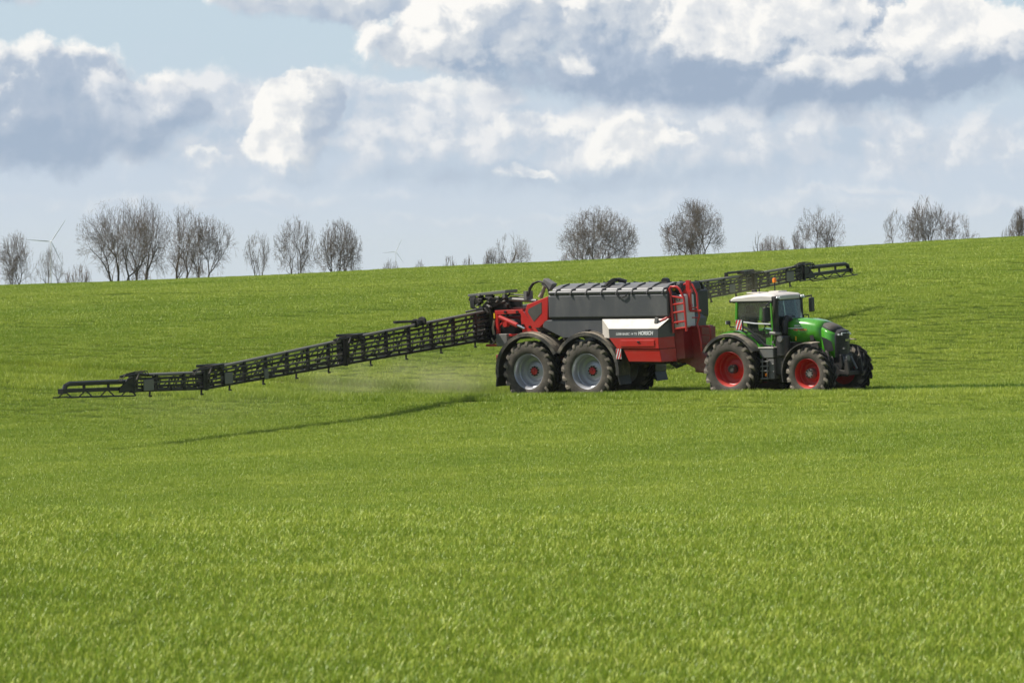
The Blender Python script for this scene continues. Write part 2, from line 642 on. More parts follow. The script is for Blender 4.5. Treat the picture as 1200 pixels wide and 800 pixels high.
def wheat_material():
    m, n, out = material('wheat_leaf')
    at = n.new('ShaderNodeAttribute', attribute_name='tint').outputs['Fac']
    geo = n.new('ShaderNodeNewGeometry').outputs['Position']
    st = n.v('MULTIPLY', geo, (0.035, 0.09, 0.0))
    big = n.noise(st, 1.0, 4.0, 0.55)
    mid = n.noise(n.v('MULTIPLY', geo, (0.5, 0.9, 0.0)), 1.0, 3.0, 0.6)
    t = n.m('ADD', n.m('MULTIPLY_ADD', at, 0.85, -0.10), n.m('MULTIPLY', n.m('SUBTRACT', mid, 0.5), 1.0))
    t = n.m('ADD', t, n.m('MULTIPLY', n.m('SUBTRACT', big, 0.5), 1.1), clamp=True)
    c = n.mix(t, WHEAT_A, WHEAT_B)
    c = n.mix(n.smooth(at, 0.9, 0.98, 0.0, 0.55), c, WHEAT_C)
    # wheel-rut edges are coloured a darker green, mostly ahead of the tractor, and slow bands of growth cross the field
    pos = n.xyz(geo)
    nn = n.m('ADD', n.m('MULTIPLY', n.m('SUBTRACT', pos[0], TRAILER.x), N_H.x), n.m('MULTIPLY', n.m('SUBTRACT', pos[1], TRAILER.y), N_H.y))
    da = n.m('ABSOLUTE', n.m('SUBTRACT', n.m('ABSOLUTE', nn), 1.25))
    rut_edge = n.m('MULTIPLY', n.smooth(n.m('ADD', da, n.m('MULTIPLY', mid, 0.5)), 1.55, 0.95), n.smooth(big, 0.30, 0.5, 0.45, 1.0))
    px_ = pos[0]
    where = n.m('ADD', n.smooth(px_, 9.5, 12.0, 0.0, 1.0), n.m('MULTIPLY', n.smooth(px_, -9.0, -5.5), n.smooth(px_, 0.0, -2.0, 0.0, 0.4)))
    rut_edge = n.m('MULTIPLY', rut_edge, n.m('ADD', where, 0.12), clamp=True)
    c = n.mix(n.m('MULTIPLY', rut_edge, 0.92), c, (0.050, 0.15, 0.004))
    band = n.noise(n.v('MULTIPLY', geo, (0.012, 0.075, 0.0)), 1.0, 3.0, 0.6)
    c = n.mix(n.smooth(band, 0.45, 0.72, 0.0, 0.16), c, (0.12, 0.25, 0.010))
    d = n.new('ShaderNodeBsdfDiffuse')
    n.put(d.inputs[0], c)
    tr = n.new('ShaderNodeBsdfTranslucent')
    n.put(tr.inputs[0], n.mix(0.5, c, (0.16, 0.20, 0.01)))
    gl = n.new('ShaderNodeBsdfGlossy')
    gl.inputs['Roughness'].default_value = 0.42
    gl.inputs[0].default_value = (0.85, 0.9, 0.8, 1)
    m1 = n.new('ShaderNodeMixShader')
    m1.inputs[0].default_value = 0.24
    n.t.links.new(d.outputs[0], m1.inputs[1])
    n.t.links.new(tr.outputs[0], m1.inputs[2])
    m2 = n.new('ShaderNodeMixShader')
    m2.inputs[0].default_value = 0.035
    n.t.links.new(m1.outputs[0], m2.inputs[1])
    n.t.links.new(gl.outputs[0], m2.inputs[2])
    n.t.links.new(m2.outputs[0], out.inputs[0])
    return m


WHEAT_A = (0.215, 0.335, 0.022)
WHEAT_B = (0.700, 0.755, 0.120)
WHEAT_C = (0.64, 0.62, 0.22)


def make_wheat():
    rng = random.Random(5)
    protos = []
    for _ in range(6):
        protos.append(blade_patch(rng, 400, 0.40, 0.068, 0.0046, 0.50, 3))     # near
    for _ in range(3):
        protos.append(blade_patch(rng, 560, 0.55, 0.105, 0.0066, 0.45, 2))         # around the machine
    for _ in range(3):
        protos.append(blade_patch(rng, 620, 1.05, 0.10, 0.0095, 0.5, 2))         # towards the crest
    for _ in range(1):
        protos.append(blade_patch(rng, 26, 0.10, 0.21, 0.008, 0.36, 2))          # tufts along the wheel ruts
    for _ in range(2):
        protos.append(blade_patch(rng, 480, 0.55, 0.185, 0.0070, 0.40, 2))      # taller crop on the low bank beside the tramline
    V, F, T, P = [], [], [], []
    for k, (v, f, t) in enumerate(protos):
        b = len(V)
        V += v
        F += [tuple(b + i for i in q) for q in f]
        T += t
        P += [k] * len(v)
    NEAR, MID, FAR = [0, 1, 2, 3, 4, 5], [6, 7, 8], [9, 10, 11]
    nrng = np.random.default_rng(11)
    pts, pick = [], []

    def scatter(y0, y1, sp, kinds, margin=1.22, keep=None):
        yy = np.arange(y0, y1, sp)
        for y in yy:
            hw = (0.1053 * y * margin + 1.5)
            xs = np.arange(-hw, hw, sp)
            x = xs + nrng.uniform(-.5, .5, len(xs)) * sp
            yj = y + nrng.uniform(-.5, .5, len(xs)) * sp
            k = nrng.choice(kinds, len(xs))
            if keep is not None:
                ok = keep(x, yj)
                x, yj, k = x[ok], yj[ok], k[ok]
            pts.append(np.stack([x, yj, ground_z(x, yj)], -1))
            pick.append(k)

    scatter(21, 50, 0.40, NEAR)
    scatter(50, 92, 0.75, MID)
    clear = lambda x, y: (track_distance(x, y) > 0.78)
    bank = lambda x, y: (np.abs((x - TRAILER.x) * N_H.x + (y - TRAILER.y) * N_H.y + 1.0) < 3.6)
    scatter(92, 196, 0.62, MID, keep=lambda x, y: clear(x, y) & ~bank(x, y))
    scatter(120, 196, 0.62, [13, 14], keep=lambda x, y: clear(x, y) & bank(x, y))
    scatter(196, 336, 1.1, FAR, keep=lambda x, y: (track_distance(x, y) > 1.2) & (far_track_distance(x, y) > 0.6))
    # close fill beside the ruts
    L = np.arange(-34, 34, 0.115)
    for c0 in (-1.12, 1.12):
        for o in np.concatenate([np.arange(-0.98, -0.30, 0.12), np.arange(0.30, 0.98, 0.12)]):
            nn = c0 + o + nrng.uniform(-.06, .06, len(L))
            tt = L + nrng.uniform(-.06, .06, len(L))
            x = TRAILER.x + U_H.x * tt + N_H.x * nn
            y = TRAILER.y + U_H.y * tt + N_H.y * nn
            pts.append(np.stack([x, y, ground_z(x, y)], -1))
            pick.append(np.full(len(L), 12))
    pts = np.concatenate(pts)
    pick = np.concatenate(pick).astype(np.int32)
    npt = len(pts)
    nv = len(V)
    me = bpy.data.meshes.new('wheat_crop')
    me.from_pydata(V + pts.tolist(), [], F)
    me.materials.append(wheat_material())

    def attr(name, typ, proto_vals, pt_vals, key='value'):
        a = me.attributes.new(name, typ, 'POINT')
        arr = np.concatenate([np.asarray(proto_vals, dtype=float).reshape(nv, -1), np.asarray(pt_vals, dtype=float).reshape(npt, -1)])
        if typ == 'INT':
            arr = arr.astype(np.int32)
        a.data.foreach_set(key, arr.ravel())
    attr('proto', 'INT', P, np.full(npt, -1))
    attr('pick', 'INT', np.full(nv, -1), pick)
    attr('tint', 'FLOAT', T, np.zeros(npt))
    rot = np.zeros((npt, 3))
    rot[:, 2] = nrng.uniform(0, 2 * math.pi, npt)
    attr('rot', 'FLOAT_VECTOR', np.zeros((nv, 3)), rot, 'vector')
    patchy = 0.95 + 0.10 * np.sin(pts[:, 0] * .35 + 1.7 * np.sin(pts[:, 1] * .11)) * np.sin(pts[:, 1] * .23)
    attr('scl', 'FLOAT', np.ones(nv), patchy * nrng.uniform(.85, 1.15, npt))
    o = link(bpy.data.objects.new('wheat_crop', me))
    tag(o, kind='stuff')

    ng = bpy.data.node_groups.new('wheat_scatter', 'GeometryNodeTree')
    ng.interface.new_socket('Geometry', in_out='INPUT', socket_type='NodeSocketGeometry')
    ng.interface.new_socket('Geometry', in_out='OUTPUT', socket_type='NodeSocketGeometry')
    N, L_ = ng.nodes, ng.links
    gi, go = N.new('NodeGroupInput'), N.new('NodeGroupOutput')

    def named(nm, typ):
        a = N.new('GeometryNodeInputNamedAttribute')
        a.data_type = typ
        a.inputs['Name'].default_value = nm
        return a.outputs[0]

    def equal(nm, k):
        c = N.new('FunctionNodeCompare')
        c.data_type = 'INT'
        c.operation = 'EQUAL'
        L_.new(named(nm, 'INT'), c.inputs[2])
        c.inputs[3].default_value = k
        return c.outputs[0]

    def separate(k):
        s = N.new('GeometryNodeSeparateGeometry')
        s.domain = 'POINT'
        L_.new(gi.outputs[0], s.inputs[0])
        L_.new(equal('proto', k), s.inputs[1])
        return s.outputs[0]
    points = separate(-1)
    join = N.new('GeometryNodeJoinGeometry')
    for k in range(len(protos)):
        io = N.new('GeometryNodeInstanceOnPoints')
        L_.new(points, io.inputs['Points'])
        L_.new(equal('pick', k), io.inputs['Selection'])
        L_.new(separate(k), io.inputs['Instance'])
        er = N.new('FunctionNodeEulerToRotation')
        L_.new(named('rot', 'FLOAT_VECTOR'), er.inputs[0])
        L_.new(er.outputs[0], io.inputs['Rotation'])
        L_.new(named('scl', 'FLOAT'), io.inputs['Scale'])
        L_.new(io.outputs[0], join.inputs[0])
    L_.new(join.outputs[0], go.inputs[0])
    md = o.modifiers.new('scatter', 'NODES')
    md.node_group = ng
    print('wheat instances', npt)


make_wheat()

# ------------------------------------------------------------------ bare trees along the far side of the rise
def bark_material(name, a, b):
    m, n, out = material(name)
    geo = n.new('ShaderNodeNewGeometry').outputs['Position']
    nz = n.noise(geo, 1.2, 4.0, 0.6)
    principled(n, out, n.mix(nz, a, b), 0.9, 0, 0.2)
    return m


BARK = bark_material('bark', (0.075, 0.060, 0.046), (0.16, 0.13, 0.10))
TWIG = bark_material('twig', (0.15, 0.12, 0.095), (0.25, 0.205, 0.165))
TWIG_BROWN = bark_material('twig_brown', (0.20, 0.14, 0.11), (0.30, 0.22, 0.17))


def grow(rng, stems, spread, height, levels=6, up=0.25, dens=1.0, wob=0.16, low=0.0, ratio=0.87):
    """segments (p0, p1, r0, r1, level) of a leafless tree, about HEIGHT tall before fitting"""
    segs = []
    stem = 0

    def branch(p, d, length, r, lev):
        nonlocal stem
        n = 4 if lev < 3 else 3 if lev < 5 else 2
        q, dirn = p.copy(), d.copy()
        rr = r
        tip_r = r * (0.60 if lev < levels else 0.45)
        kids = []
        for i in range(n):
            w = wob * (1.0 if lev else 0.45)
            dirn = (dirn + Vector((rng.gauss(0, w), rng.gauss(0, w), rng.gauss(0, w * .7) + up * 0.16))).normalized()
            q2 = q + dirn * (length / n)
            r2 = r + (tip_r - r) * (i + 1) / n
            segs.append((q.copy(), q2.copy(), rr, r2, lev, stem))
            kids.append((q2.copy(), dirn.copy(), r2, (i + 1) / n))
            q, rr = q2, r2
        if lev >= levels:
            return
        # forks at the end
        nf = 2 if rng.random() < 0.88 else 3
        az = rng.uniform(0, 2 * math.pi)
        for k in range(nf):
            a = az + 2 * math.pi * k / nf + rng.uniform(-.5, .5)
            tilt = rng.uniform(.30, .80) if lev < 3 else rng.uniform(.22, .68)
            side = dirn.orthogonal().normalized()
            side = Matrix.Rotation(a, 3, dirn) @ side
            nd = (dirn * math.cos(tilt) + side * math.sin(tilt)).normalized()
            branch(q, nd, length * rng.uniform(ratio - .12, ratio + .1), tip_r * (0.92 if k == 0 else 0.78), lev + 1)
        # side shoots
        ns = int(dens * (0.45 if lev > 4 else 1.15 if lev > 1 else 1.5 if lev else 1.3) + rng.random())
        for _ in range(ns):
            b0, bd, br, ft = rng.choice(kids[:-1] if len(kids) > 1 else kids)
            tilt = rng.uniform(.5, 1.05)
            side = Matrix.Rotation(rng.uniform(0, 6.28), 3, bd) @ bd.orthogonal().normalized()
            nd = (bd * math.cos(tilt) + side * math.sin(tilt)).normalized()
            branch(b0, nd, length * rng.uniform(.5, .8), br * 0.55, min(levels, lev + (1 if lev and rng.random() < .5 else 2)))

    for stem, (ox, oy, lean, az, ls, rs) in enumerate(stems):
        d = Vector((math.sin(lean) * math.cos(az), math.sin(lean) * math.sin(az), math.cos(lean)))
        branch(Vector((ox, oy, 0)), d, height * 0.135 * ls, 0.021 * height * rs, 0)
    return segs


def tube_mesh(name, segs, mat, sides):
    if not segs:
        return None
    p0 = np.array([s[0][:] for s in segs])
    p1 = np.array([s[1][:] for s in segs])
    r0 = np.array([s[2] for s in segs])
    r1 = np.array([s[3] for s in segs])
    t = p1 - p0
    L = np.linalg.norm(t, axis=1, keepdims=True)
    t = t / np.maximum(L, 1e-6)
    ref = np.where(np.abs(t[:, 2:3]) < 0.9, np.array([[0, 0, 1.0]]), np.array([[1.0, 0, 0]]))
    a = np.cross(t, ref)
    a /= np.linalg.norm(a, axis=1, keepdims=True)
    b = np.cross(t, a)
    rings = []
    for (p, r) in ((p0 - t * r0[:, None] * .3, r0), (p1 + t * r1[:, None] * .3, r1)):
        for k in range(sides):
            an = 2 * math.pi * k / sides
            rings.append(p + (a * math.cos(an) + b * math.sin(an)) * r[:, None])
    V = np.stack(rings, 1).reshape(-1, 3)
    n = len(segs)
    base = (np.arange(n) * 2 * sides)[:, None]
    F = []
    for k in range(sides):
        k2 = (k + 1) % sides
        F.append(base + np.array([[k, k2, sides + k2, sides + k]]))
    F = np.stack(F, 1).reshape(-1, 4)
    me = bpy.data.meshes.new(name)
    me.vertices.add(len(V))
    me.vertices.foreach_set('co', V.astype(np.float32).ravel())
    me.loops.add(F.size)
    me.loops.foreach_set('vertex_index', F.astype(np.int32).ravel())
    me.polygons.add(len(F))
    me.polygons.foreach_set('loop_start', np.arange(0, F.size, 4, dtype=np.int32))
    me.update(calc_edges=True)
    me.materials.append(mat)
    return bpy.data.objects.new(name, me)


def bare_tree(name, seed, px, left, right, top, dist, stems, label, cat='tree', levels=7, up=0.16, dens=1.0, twig=None,
              min_r=0.011, base_drop=8, wob=0.16, ratio=0.87, bark=None, group='bare trees along the rise'):
    """PX, LEFT, RIGHT, TOP were read off the photograph and turned here into metres at the tree's own distance"""
    rng = random.Random(seed)
    k = dist / 5700.0
    x = (px - 600) * k
    gz = float(ground_z(x, dist))
    height = (312 - top) * k - gz
    segs = grow(rng, stems, 1.0, height, levels, up, dens, wob, ratio=ratio)
    P = np.array([s[1][:] for s in segs])
    zt = np.quantile(P[:, 2], 0.998)
    xl, xr = np.quantile(P[:, 0], 0.004), np.quantile(P[:, 0], 0.996)
    sz = 1.10 * height / zt
    wl, wr = (px - left) * k, (right - px) * k
    out = []
    for (a, b, ra, rb, lev, st) in segs:
        def fit(p):
            s = 1.12 * (wl / max(-xl, .3) if p.x < 0 else wr / max(xr, .3))
            f = min(1.0, p.z / (0.25 * zt)) if p.z > 0 else 0.0
            s = 1.0 + (s - 1.0) * f
            return Vector((p.x * s, p.y * (wl + wr) / max(xr - xl, .5), p.z * sz))
        a2, b2 = fit(a), fit(b)
        if lev > 2:       # rounded crown: twigs end at an uneven dome
            w_ = max(wr if b2.x > 0 else wl, .3)
            e = (b2.x / (w_ * 1.02)) ** 2 + (b2.y / ((wl + wr) * .55)) ** 2 + ((b2.z / height - .47) / .54) ** 2
            if e > 1.0 + rng.uniform(-.22, .22):
                continue
        out.append((a2, b2, max(ra, min_r), max(rb, min_r * .9), lev, st))
    root = empty(name, None, (x, dist, gz - 0.05))
    tag(root, label, cat, group)
    for st in range(len(stems)):
        t = tube_mesh('trunk', [s for s in out if s[4] <= 2 and s[5] == st], bark or BARK, 6)
        link(t, root)
    c = tube_mesh('crown', [s for s in out if s[4] > 2], twig or TWIG, 3)
    link(c, root)
    SEGN.append((px, len(out)))
    return root


SEGN = []


def stems_fan(n, spread, rng_seed, ls=(0.8, 1.15), gap=0.4, rs=(0.6, 0.9)):
    r = random.Random(rng_seed)
    out = []
    for i in range(n):
        f = (i / (n - 1) * 2 - 1) if n > 1 else 0
        lean = abs(f) * spread + r.uniform(0, .08)
        az = (0 if f >= 0 else math.pi) + r.uniform(-.7, .7)
        out.append((f * gap + r.uniform(-.1, .1), r.uniform(-.5, .5) * gap, lean, az, r.uniform(*ls), r.uniform(*rs)))
    return out


one = lambda lean=0.03, ls=1.0, rs=1.0: [(0, 0, lean, 0.4, ls, rs)]

bare_tree('bare_tree', 21, 19, -8, 46, 272, 640, stems_fan(2, .25, 1, gap=.4, ls=(.9, 1.1)), 'medium bare tree at the far left edge, left of the nearer wind turbine')
bare_tree('bare_tree', 22, 60, 42, 80, 287, 690, stems_fan(2, .3, 2, gap=.5), 'thin pale bare tree standing in front of the nearer wind turbine', levels=6, dens=.7)
bare_tree('bare_tree', 23, 139, 86, 186, 236, 600, stems_fan(3, .42, 3, gap=.5, ls=(1.0, 1.2), rs=(.8, 1.0)), 'biggest bare tree, broad crown reaching farthest left, thick forked trunk', dens=1.1)
bare_tree('bare_tree', 24, 165, 128, 204, 233, 612, stems_fan(2, .22, 14, gap=.5, ls=(1.0, 1.2), rs=(.8, 1.0)), 'tall bare tree overlapping the right side of the broadest crown', dens=1.1)
bare_tree('bare_tree', 25, 212, 186, 243, 238, 620, stems_fan(2, .14, 5, gap=.35, ls=(1.0, 1.2), rs=(.8, 1.0)), 'tall narrow bare tree with upright stems, third in the large left clump', dens=1.0)
bare_tree('bare_tree', 26, 238, 212, 279, 250, 616, stems_fan(2, .3, 6, gap=.4, ls=(.9, 1.15)), 'bare tree at the right end of the large left clump, leaning to the right')
bare_tree('bare_tree', 27, 303, 284, 319, 269, 660, stems_fan(2, .25, 7, gap=.3), 'small sparse bare tree alone right of the large left clump', levels=6, dens=.9)
bare_tree('bare_tree', 28, 348, 319, 373, 254, 630, stems_fan(2, .28, 8, gap=.4, ls=(.9, 1.15)), 'left one of two round bare trees that touch crowns')
bare_tree('bare_tree', 29, 396, 369, 425, 257, 636, stems_fan(3, .38, 9, gap=.5, ls=(.9, 1.15)), 'right one of two round bare trees that touch crowns, dense and multi-stemmed', dens=1.1)
bare_tree('bare_tree', 30, 596, 578, 624, 272, 700, [(0, 0, .02, 0, 1.1, 1.0), (.3, 0, .75, 0, 1.1, .6)], 'small bare tree with one bent side limb, above the rear of the sprayer', levels=6)
bare_tree('bare_tree', 31, 700, 655, 747, 242, 600, stems_fan(6, .62, 11, gap=1.5, ls=(.9, 1.2), rs=(.55, .75)), 'wide fan-shaped multi-stemmed bare tree above the tank of the sprayer', dens=1.0)
bare_tree('bare_tree', 32, 812, 774, 850, 233, 610, stems_fan(5, .42, 12, gap=1.3, ls=(.9, 1.25), rs=(.55, .8)), 'upright oval multi-stemmed bare tree left of the small broken tree', dens=1.0)
bare_tree('bare_tree', 33, 961, 929, 993, 238, 640, stems_fan(4, .36, 13, gap=1.2, rs=(.5, .75)), 'loose airy bare tree above the raised tip of the right boom', levels=6, dens=1.3)
bare_tree('bare_tree', 34, 1083, 1062, 1112, 229, 610, stems_fan(3, .2, 15, gap=.5), 'tallest bare tree of the right group, with two slim upright stems', dens=.9)
bare_tree('bare_tree', 35, 1056, 1034, 1082, 242, 612, stems_fan(2, .5, 16, gap=.5), 'low bare tree on the left side of the right group, leaning left', levels=6, dens=.9)
bare_tree('bare_tree', 36, 1116, 1094, 1146, 248, 616, stems_fan(3, .6, 17, gap=.5), 'low spreading bare tree on the right side of the right group', levels=6, dens=1.1)
bare_tree('bare_tree', 37, 1199, 1183, 1222, 242, 620, stems_fan(3, .35, 18, gap=.5), 'bare tree cut off by the right edge of the picture')
bare_tree('broken_tree', 38, 889, 881, 900, 270, 720, [(0, 0, .35, math.pi, .9, 1.5)], 'small leaning bare tree with a broken-off crown', levels=4, dens=.6)

# bare bushes and hedge shrubs, some far off
HB = 'bare bushes showing over the rise'
bare_tree('bare_bush', 50, 92, 76, 110, 308, 700, stems_fan(7, .8, 21, gap=1.6), 'brownish bare bush left of the biggest tree', 'bush', 4, dens=1.6, twig=TWIG_BROWN, group=HB)
bare_tree('bare_bush', 51, 578, 566, 592, 289, 740, stems_fan(7, .7, 22, gap=1.0), 'dense bare bush at the left foot of the small tree with the bent limb', 'bush', 4, dens=1.8, group=HB)
bare_tree('bare_bush', 52, 686, 655, 722, 286, 640, stems_fan(10, .9, 23, gap=2.4), 'low brown undergrowth at the foot of the wide fan-shaped tree', 'bush', 4, dens=1.7, twig=TWIG_BROWN, group=HB)
bare_tree('bare_bush', 53, 906, 890, 926, 274, 720, stems_fan(9, .8, 24, gap=1.4), 'rounded brown bush right beside the broken tree', 'bush', 4, dens=2.0, twig=TWIG_BROWN, group=HB)
bare_tree('bare_bush', 54, 458, 447, 470, 302, 1000, stems_fan(6, .7, 25, gap=1.2), 'faint far bush below the farther wind turbine', 'bush', 4, dens=1.3, min_r=.016, group=HB)
bare_tree('bare_bush', 55, 492, 484, 500, 302, 1050, stems_fan(5, .7, 26, gap=.8), 'smallest faint far bush, just right of the farther wind turbine', 'bush', 4, dens=1.3, min_r=.016, group=HB)
bare_tree('bare_bush', 56, 526, 516, 537, 299, 1000, stems_fan(5, .7, 27, gap=.8), 'faint flat far bush midway between the farther turbine and the tree with the bent limb', 'bush', 4, dens=1.5, min_r=.016, group=HB)
bare_tree('bare_bush', 57, 548, 541, 556, 297, 1000, stems_fan(4, .5, 28, gap=.5), 'faint narrow far bush left of the dense bush', 'bush', 4, dens=1.3, min_r=.016, group=HB)
bare_tree('bare_bush', 58, 1181, 1173, 1190, 263, 720, stems_fan(4, .4, 29, gap=.5), 'thin bare bush just left of the tree at the right edge', 'bush', 4, dens=1.2, group=HB)
bare_tree('bare_bush', 59, 934, 926, 944, 268, 700, stems_fan(4, .5, 30, gap=.6), 'thin bare bush under the left side of the airy tree', 'bush', 4, dens=1.2, group=HB)


# ------------------------------------------------------------------ wind turbines
TURB = paint('turbine_white', (0.86, 0.87, 0.88), 0.45, dust=0.05)


def wind_turbine(hub_px, hub_py, dist, blade_len, angles, yaw, label):
    k = dist / 5700.0
    x, zh = (hub_px - 600) * k, (312 - hub_py) * k
    gz = float(ground_z(x, dist))
    root = empty('wind_turbine', None, (x, dist, gz))
    root.rotation_euler = (0, 0, yaw)
    tag(root, label, 'wind turbine', 'wind turbines')
    h = zh - gz
    w = blade_len / 58.0
    MB().tube([(0, 3 * w, 0), (0, 3 * w, h * .5), (0, 3 * w, h - .8 * w)], [2.1 * w, 1.6 * w, 1.0 * w], 16).build('tower', TURB, root, True)
    b = MB()
    b.prism_x([(-1.2 * w, h - 1.3 * w), (6.2 * w, h - 1.1 * w), (6.4 * w, h + .9 * w), (4.5 * w, h + 1.5 * w), (-1.2 * w, h + 1.3 * w)], -1.3 * w, 1.3 * w)
    b.build('nacelle', TURB, root, bevel=.3 * w)
    hb = MB().lathe_y([(0.02, -2.9 * w), (.8 * w, -2.6 * w), (1.3 * w, -1.9 * w), (1.35 * w, -1.2 * w), (0.02, -1.2 * w)], 20, c=(0, 0, h)).build('hub', TURB, root, True)
    for a in angles:
        m = MB()
        st = [(.05, .8, .8, 0), (.1, .9, .75, 0), (.2, 1.35, .45, .35), (.4, 1.05, .28, .25), (.7, .7, .16, .12), (.95, .38, .08, .05), (1.0, .1, .04, .05)]
        base = len(m.v)
        ns = 8
        for (t, ch, th, tw) in st:
            rr = t * blade_len
            for q in range(ns):
                an = 2 * math.pi * q / ns
                cx, cy = ch * w * math.cos(an), th * w * math.sin(an)
                cx, cy = cx * math.cos(tw) - cy * math.sin(tw), cx * math.sin(tw) + cy * math.cos(tw)
                # along radius in the x-z plane
                dx, dz = math.cos(a), math.sin(a)
                m.v.append((dx * rr - dz * cx, -2.0 * w + cy, h + dz * rr + dx * cx))
        for i in range(len(st) - 1):
            for q in range(ns):
                q2 = (q + 1) % ns
                m.f.append((base + i * ns + q, base + i * ns + q2, base + (i + 1) * ns + q2, base + (i + 1) * ns + q))
                m.mi.append(0)
        m.f.append(tuple(base + (len(st) - 1) * ns + q for q in range(ns)))
        m.mi.append(0)
        m.build('blade', TURB, root, True)


wind_turbine(60, 283, 5200, 28.0, [R_(56), R_(176), R_(296)], R_(18), 'nearer and larger wind turbine behind the bare trees at the far left')
wind_turbine(464, 295, 9000, 26.0, [R_(65), R_(185), R_(305)], R_(12), 'smaller distant wind turbine low over the rise, left of the centre')


# ------------------------------------------------------------------ frames of the two machines
def machine_matrix(o, yaw, pitch, roll):
    c, s = math.cos(yaw), math.sin(yaw)
    u = Vector((c, -s, pitch)).normalized()
    l = Vector((s, c, roll))
    l = (l - u * l.dot(u)).normalized()
    k = u.cross(l)
    return Matrix(((u.x, l.x, k.x, o[0]), (u.y, l.y, k.y, o[1]), (u.z, l.z, k.z, o[2]), (0, 0, 0, 1)))


M_SPR = machine_matrix((2.385, 165.8, -4.53), R_(34), .016, .04)
M_TRA = machine_matrix((8.02, 161.9, -4.37), R_(37), .02, .04)


def measure(M, px, py, axis, val):
    """where a point read off the photograph lies on one plane of the machine (x = const or y = const)"""
    def pr(a, b):
        p = (val, a, b) if axis == 0 else (a, val, b)
        w = M @ Vector(p)
        return 600 + 5700 * w.x / w.y, 312 - 5700 * w.z / w.y
    a, b = 0.0, 2.0
    for _ in range(25):
        x0, y0 = pr(a, b)
        xa, ya = pr(a + .01, b)
        xb, yb = pr(a, b + .01)
        j11, j21, j12, j22 = (xa - x0) * 100, (ya - y0) * 100, (xb - x0) * 100, (yb - y0) * 100
        ex, ey = px - x0, py - y0
        D = j11 * j22 - j12 * j21
        a += (ex * j22 - ey * j12) / D
        b += (j11 * ey - j21 * ex) / D
    return a, b


def SP(px, py, y):
    return measure(M_SPR, px, py, 1, y)


def TP(px, py, y):
    return measure(M_TRA, px, py, 1, y)


def S3(px, py, y):
    a, b = SP(px, py, y)
    return (a, y, b)


def T3(px, py, y):
    a, b = TP(px, py, y)
    return (a, y, b)


# ------------------------------------------------------------------ machine materials
DUSTY = (0.33, 0.28, 0.21)
TANK = paint('tank_plastic', (0.088, 0.091, 0.097), 0.42, dust=.30, dustcol=(0.24, 0.225, 0.205), scale=1.6, streak=(1.0, 1.0, 0.3))
TANK_TOP = paint('tank_top_dusty', (0.10, 0.10, 0.102), 0.38, dust=.28, dustcol=(0.26, 0.245, 0.23), scale=1.5)
CREAM = paint('cream_panel', (0.52, 0.48, 0.425), 0.45, dust=.35, dustcol=(0.45, 0.38, 0.30), scale=1.6, streak=(1.0, 1.0, 0.5))
DARKP = paint('dark_panel', (0.095, 0.098, 0.103), 0.38, dust=.25, dustcol=(0.22, 0.20, 0.18), scale=1.5)
RED = paint('red_paint', (0.52, 0.022, 0.018), 0.33, dust=.14, scale=1.4, low=(1.5, .9, .22), coat=.3)
RED_DUST = paint('red_paint_dusty', (0.30, 0.012, 0.013), 0.4, dust=.20, scale=1.1, low=(1.9, .9, .55))
RED_RIM = paint('red_rim', (0.50, 0.012, 0.010), 0.38, dust=.26, dustcol=(0.26, 0.17, 0.12), scale=3)
BLACK = paint('black_steel', (0.011, 0.011, 0.012), 0.42, dust=.07, dustcol=(0.12, 0.11, 0.09), scale=2.5)
BLACKD = paint('black_dusty', (0.022, 0.021, 0.019), 0.6, dust=.42, dustcol=(0.17, 0.145, 0.11), scale=2.0)
BLACKP = paint('black_plastic', (0.02, 0.02, 0.021), 0.45, dust=.15, dustcol=(0.2, 0.18, 0.15), scale=2.0)
MUDG = paint('mudguard', (0.045, 0.042, 0.040), 0.5, dust=.75, dustcol=(0.36, 0.30, 0.22), scale=1.6)
ALU = paint('boom_alloy', (0.20, 0.195, 0.19), 0.4, 0.3, dust=.3, scale=2)
PIPE = paint('spray_pipe', (0.10, 0.10, 0.095), 0.4, 0.4, dust=.3, scale=3)
STEEL = paint('rim_silver', (0.42, 0.43, 0.46), 0.34, 0.45, dust=.16, dustcol=(0.42, 0.40, 0.36), scale=2.5)
CHROME = paint('chrome_rod', (0.75, 0.75, 0.76), 0.18, 0.9, dust=.02)
WHITEP = paint('white_plastic', (0.72, 0.73, 0.74), 0.4, dust=.15)
GREYM = paint('grey_metal', (0.17, 0.17, 0.168), 0.45, 0.2, dust=.35, scale=2)
TAN = paint('tan_hose', (0.42, 0.36, 0.27), 0.55, dust=.3)
GREEN = paint('green_paint', (0.065, 0.31, 0.020), 0.25, dust=.06, dustcol=(0.30, 0.30, 0.16), scale=1.5, coat=.5)
ROOFW = paint('roof_white', (0.66, 0.62, 0.57), 0.42, dust=.30, dustcol=(0.52, 0.44, 0.36), scale=1.6)
YELLOW = paint('yellow', (0.75, 0.48, 0.02), 0.4, dust=.05)
ORANGE = paint('orange_lens', (0.95, 0.24, 0.01), 0.25, dust=.02)
LETTER = paint('white_letter', (0.85, 0.85, 0.85), 0.5, dust=.02)
LETTER_R = paint('red_letter', (0.70, 0.05, 0.04), 0.5, dust=.02)
LETTER_Y = paint('yellow_letter', (0.75, 0.75, 0.25), 0.5, dust=.02)
WARN_W = paint('warning_white', (0.75, 0.75, 0.75), 0.5, dust=.08)
WARN_R = paint('warning_red', (0.60, 0.02, 0.02), 0.5, dust=.08)
LAMP = paint('lamp_glass', (0.80, 0.82, 0.82), 0.12, dust=.03)
SEATM = paint('seat_cloth', (0.03, 0.028, 0.026), 0.8, dust=.05)
MESHG = paint('mesh_insert', (0.075, 0.068, 0.058), 0.6, dust=.35, dustcol=(0.16, 0.14, 0.11), scale=4)


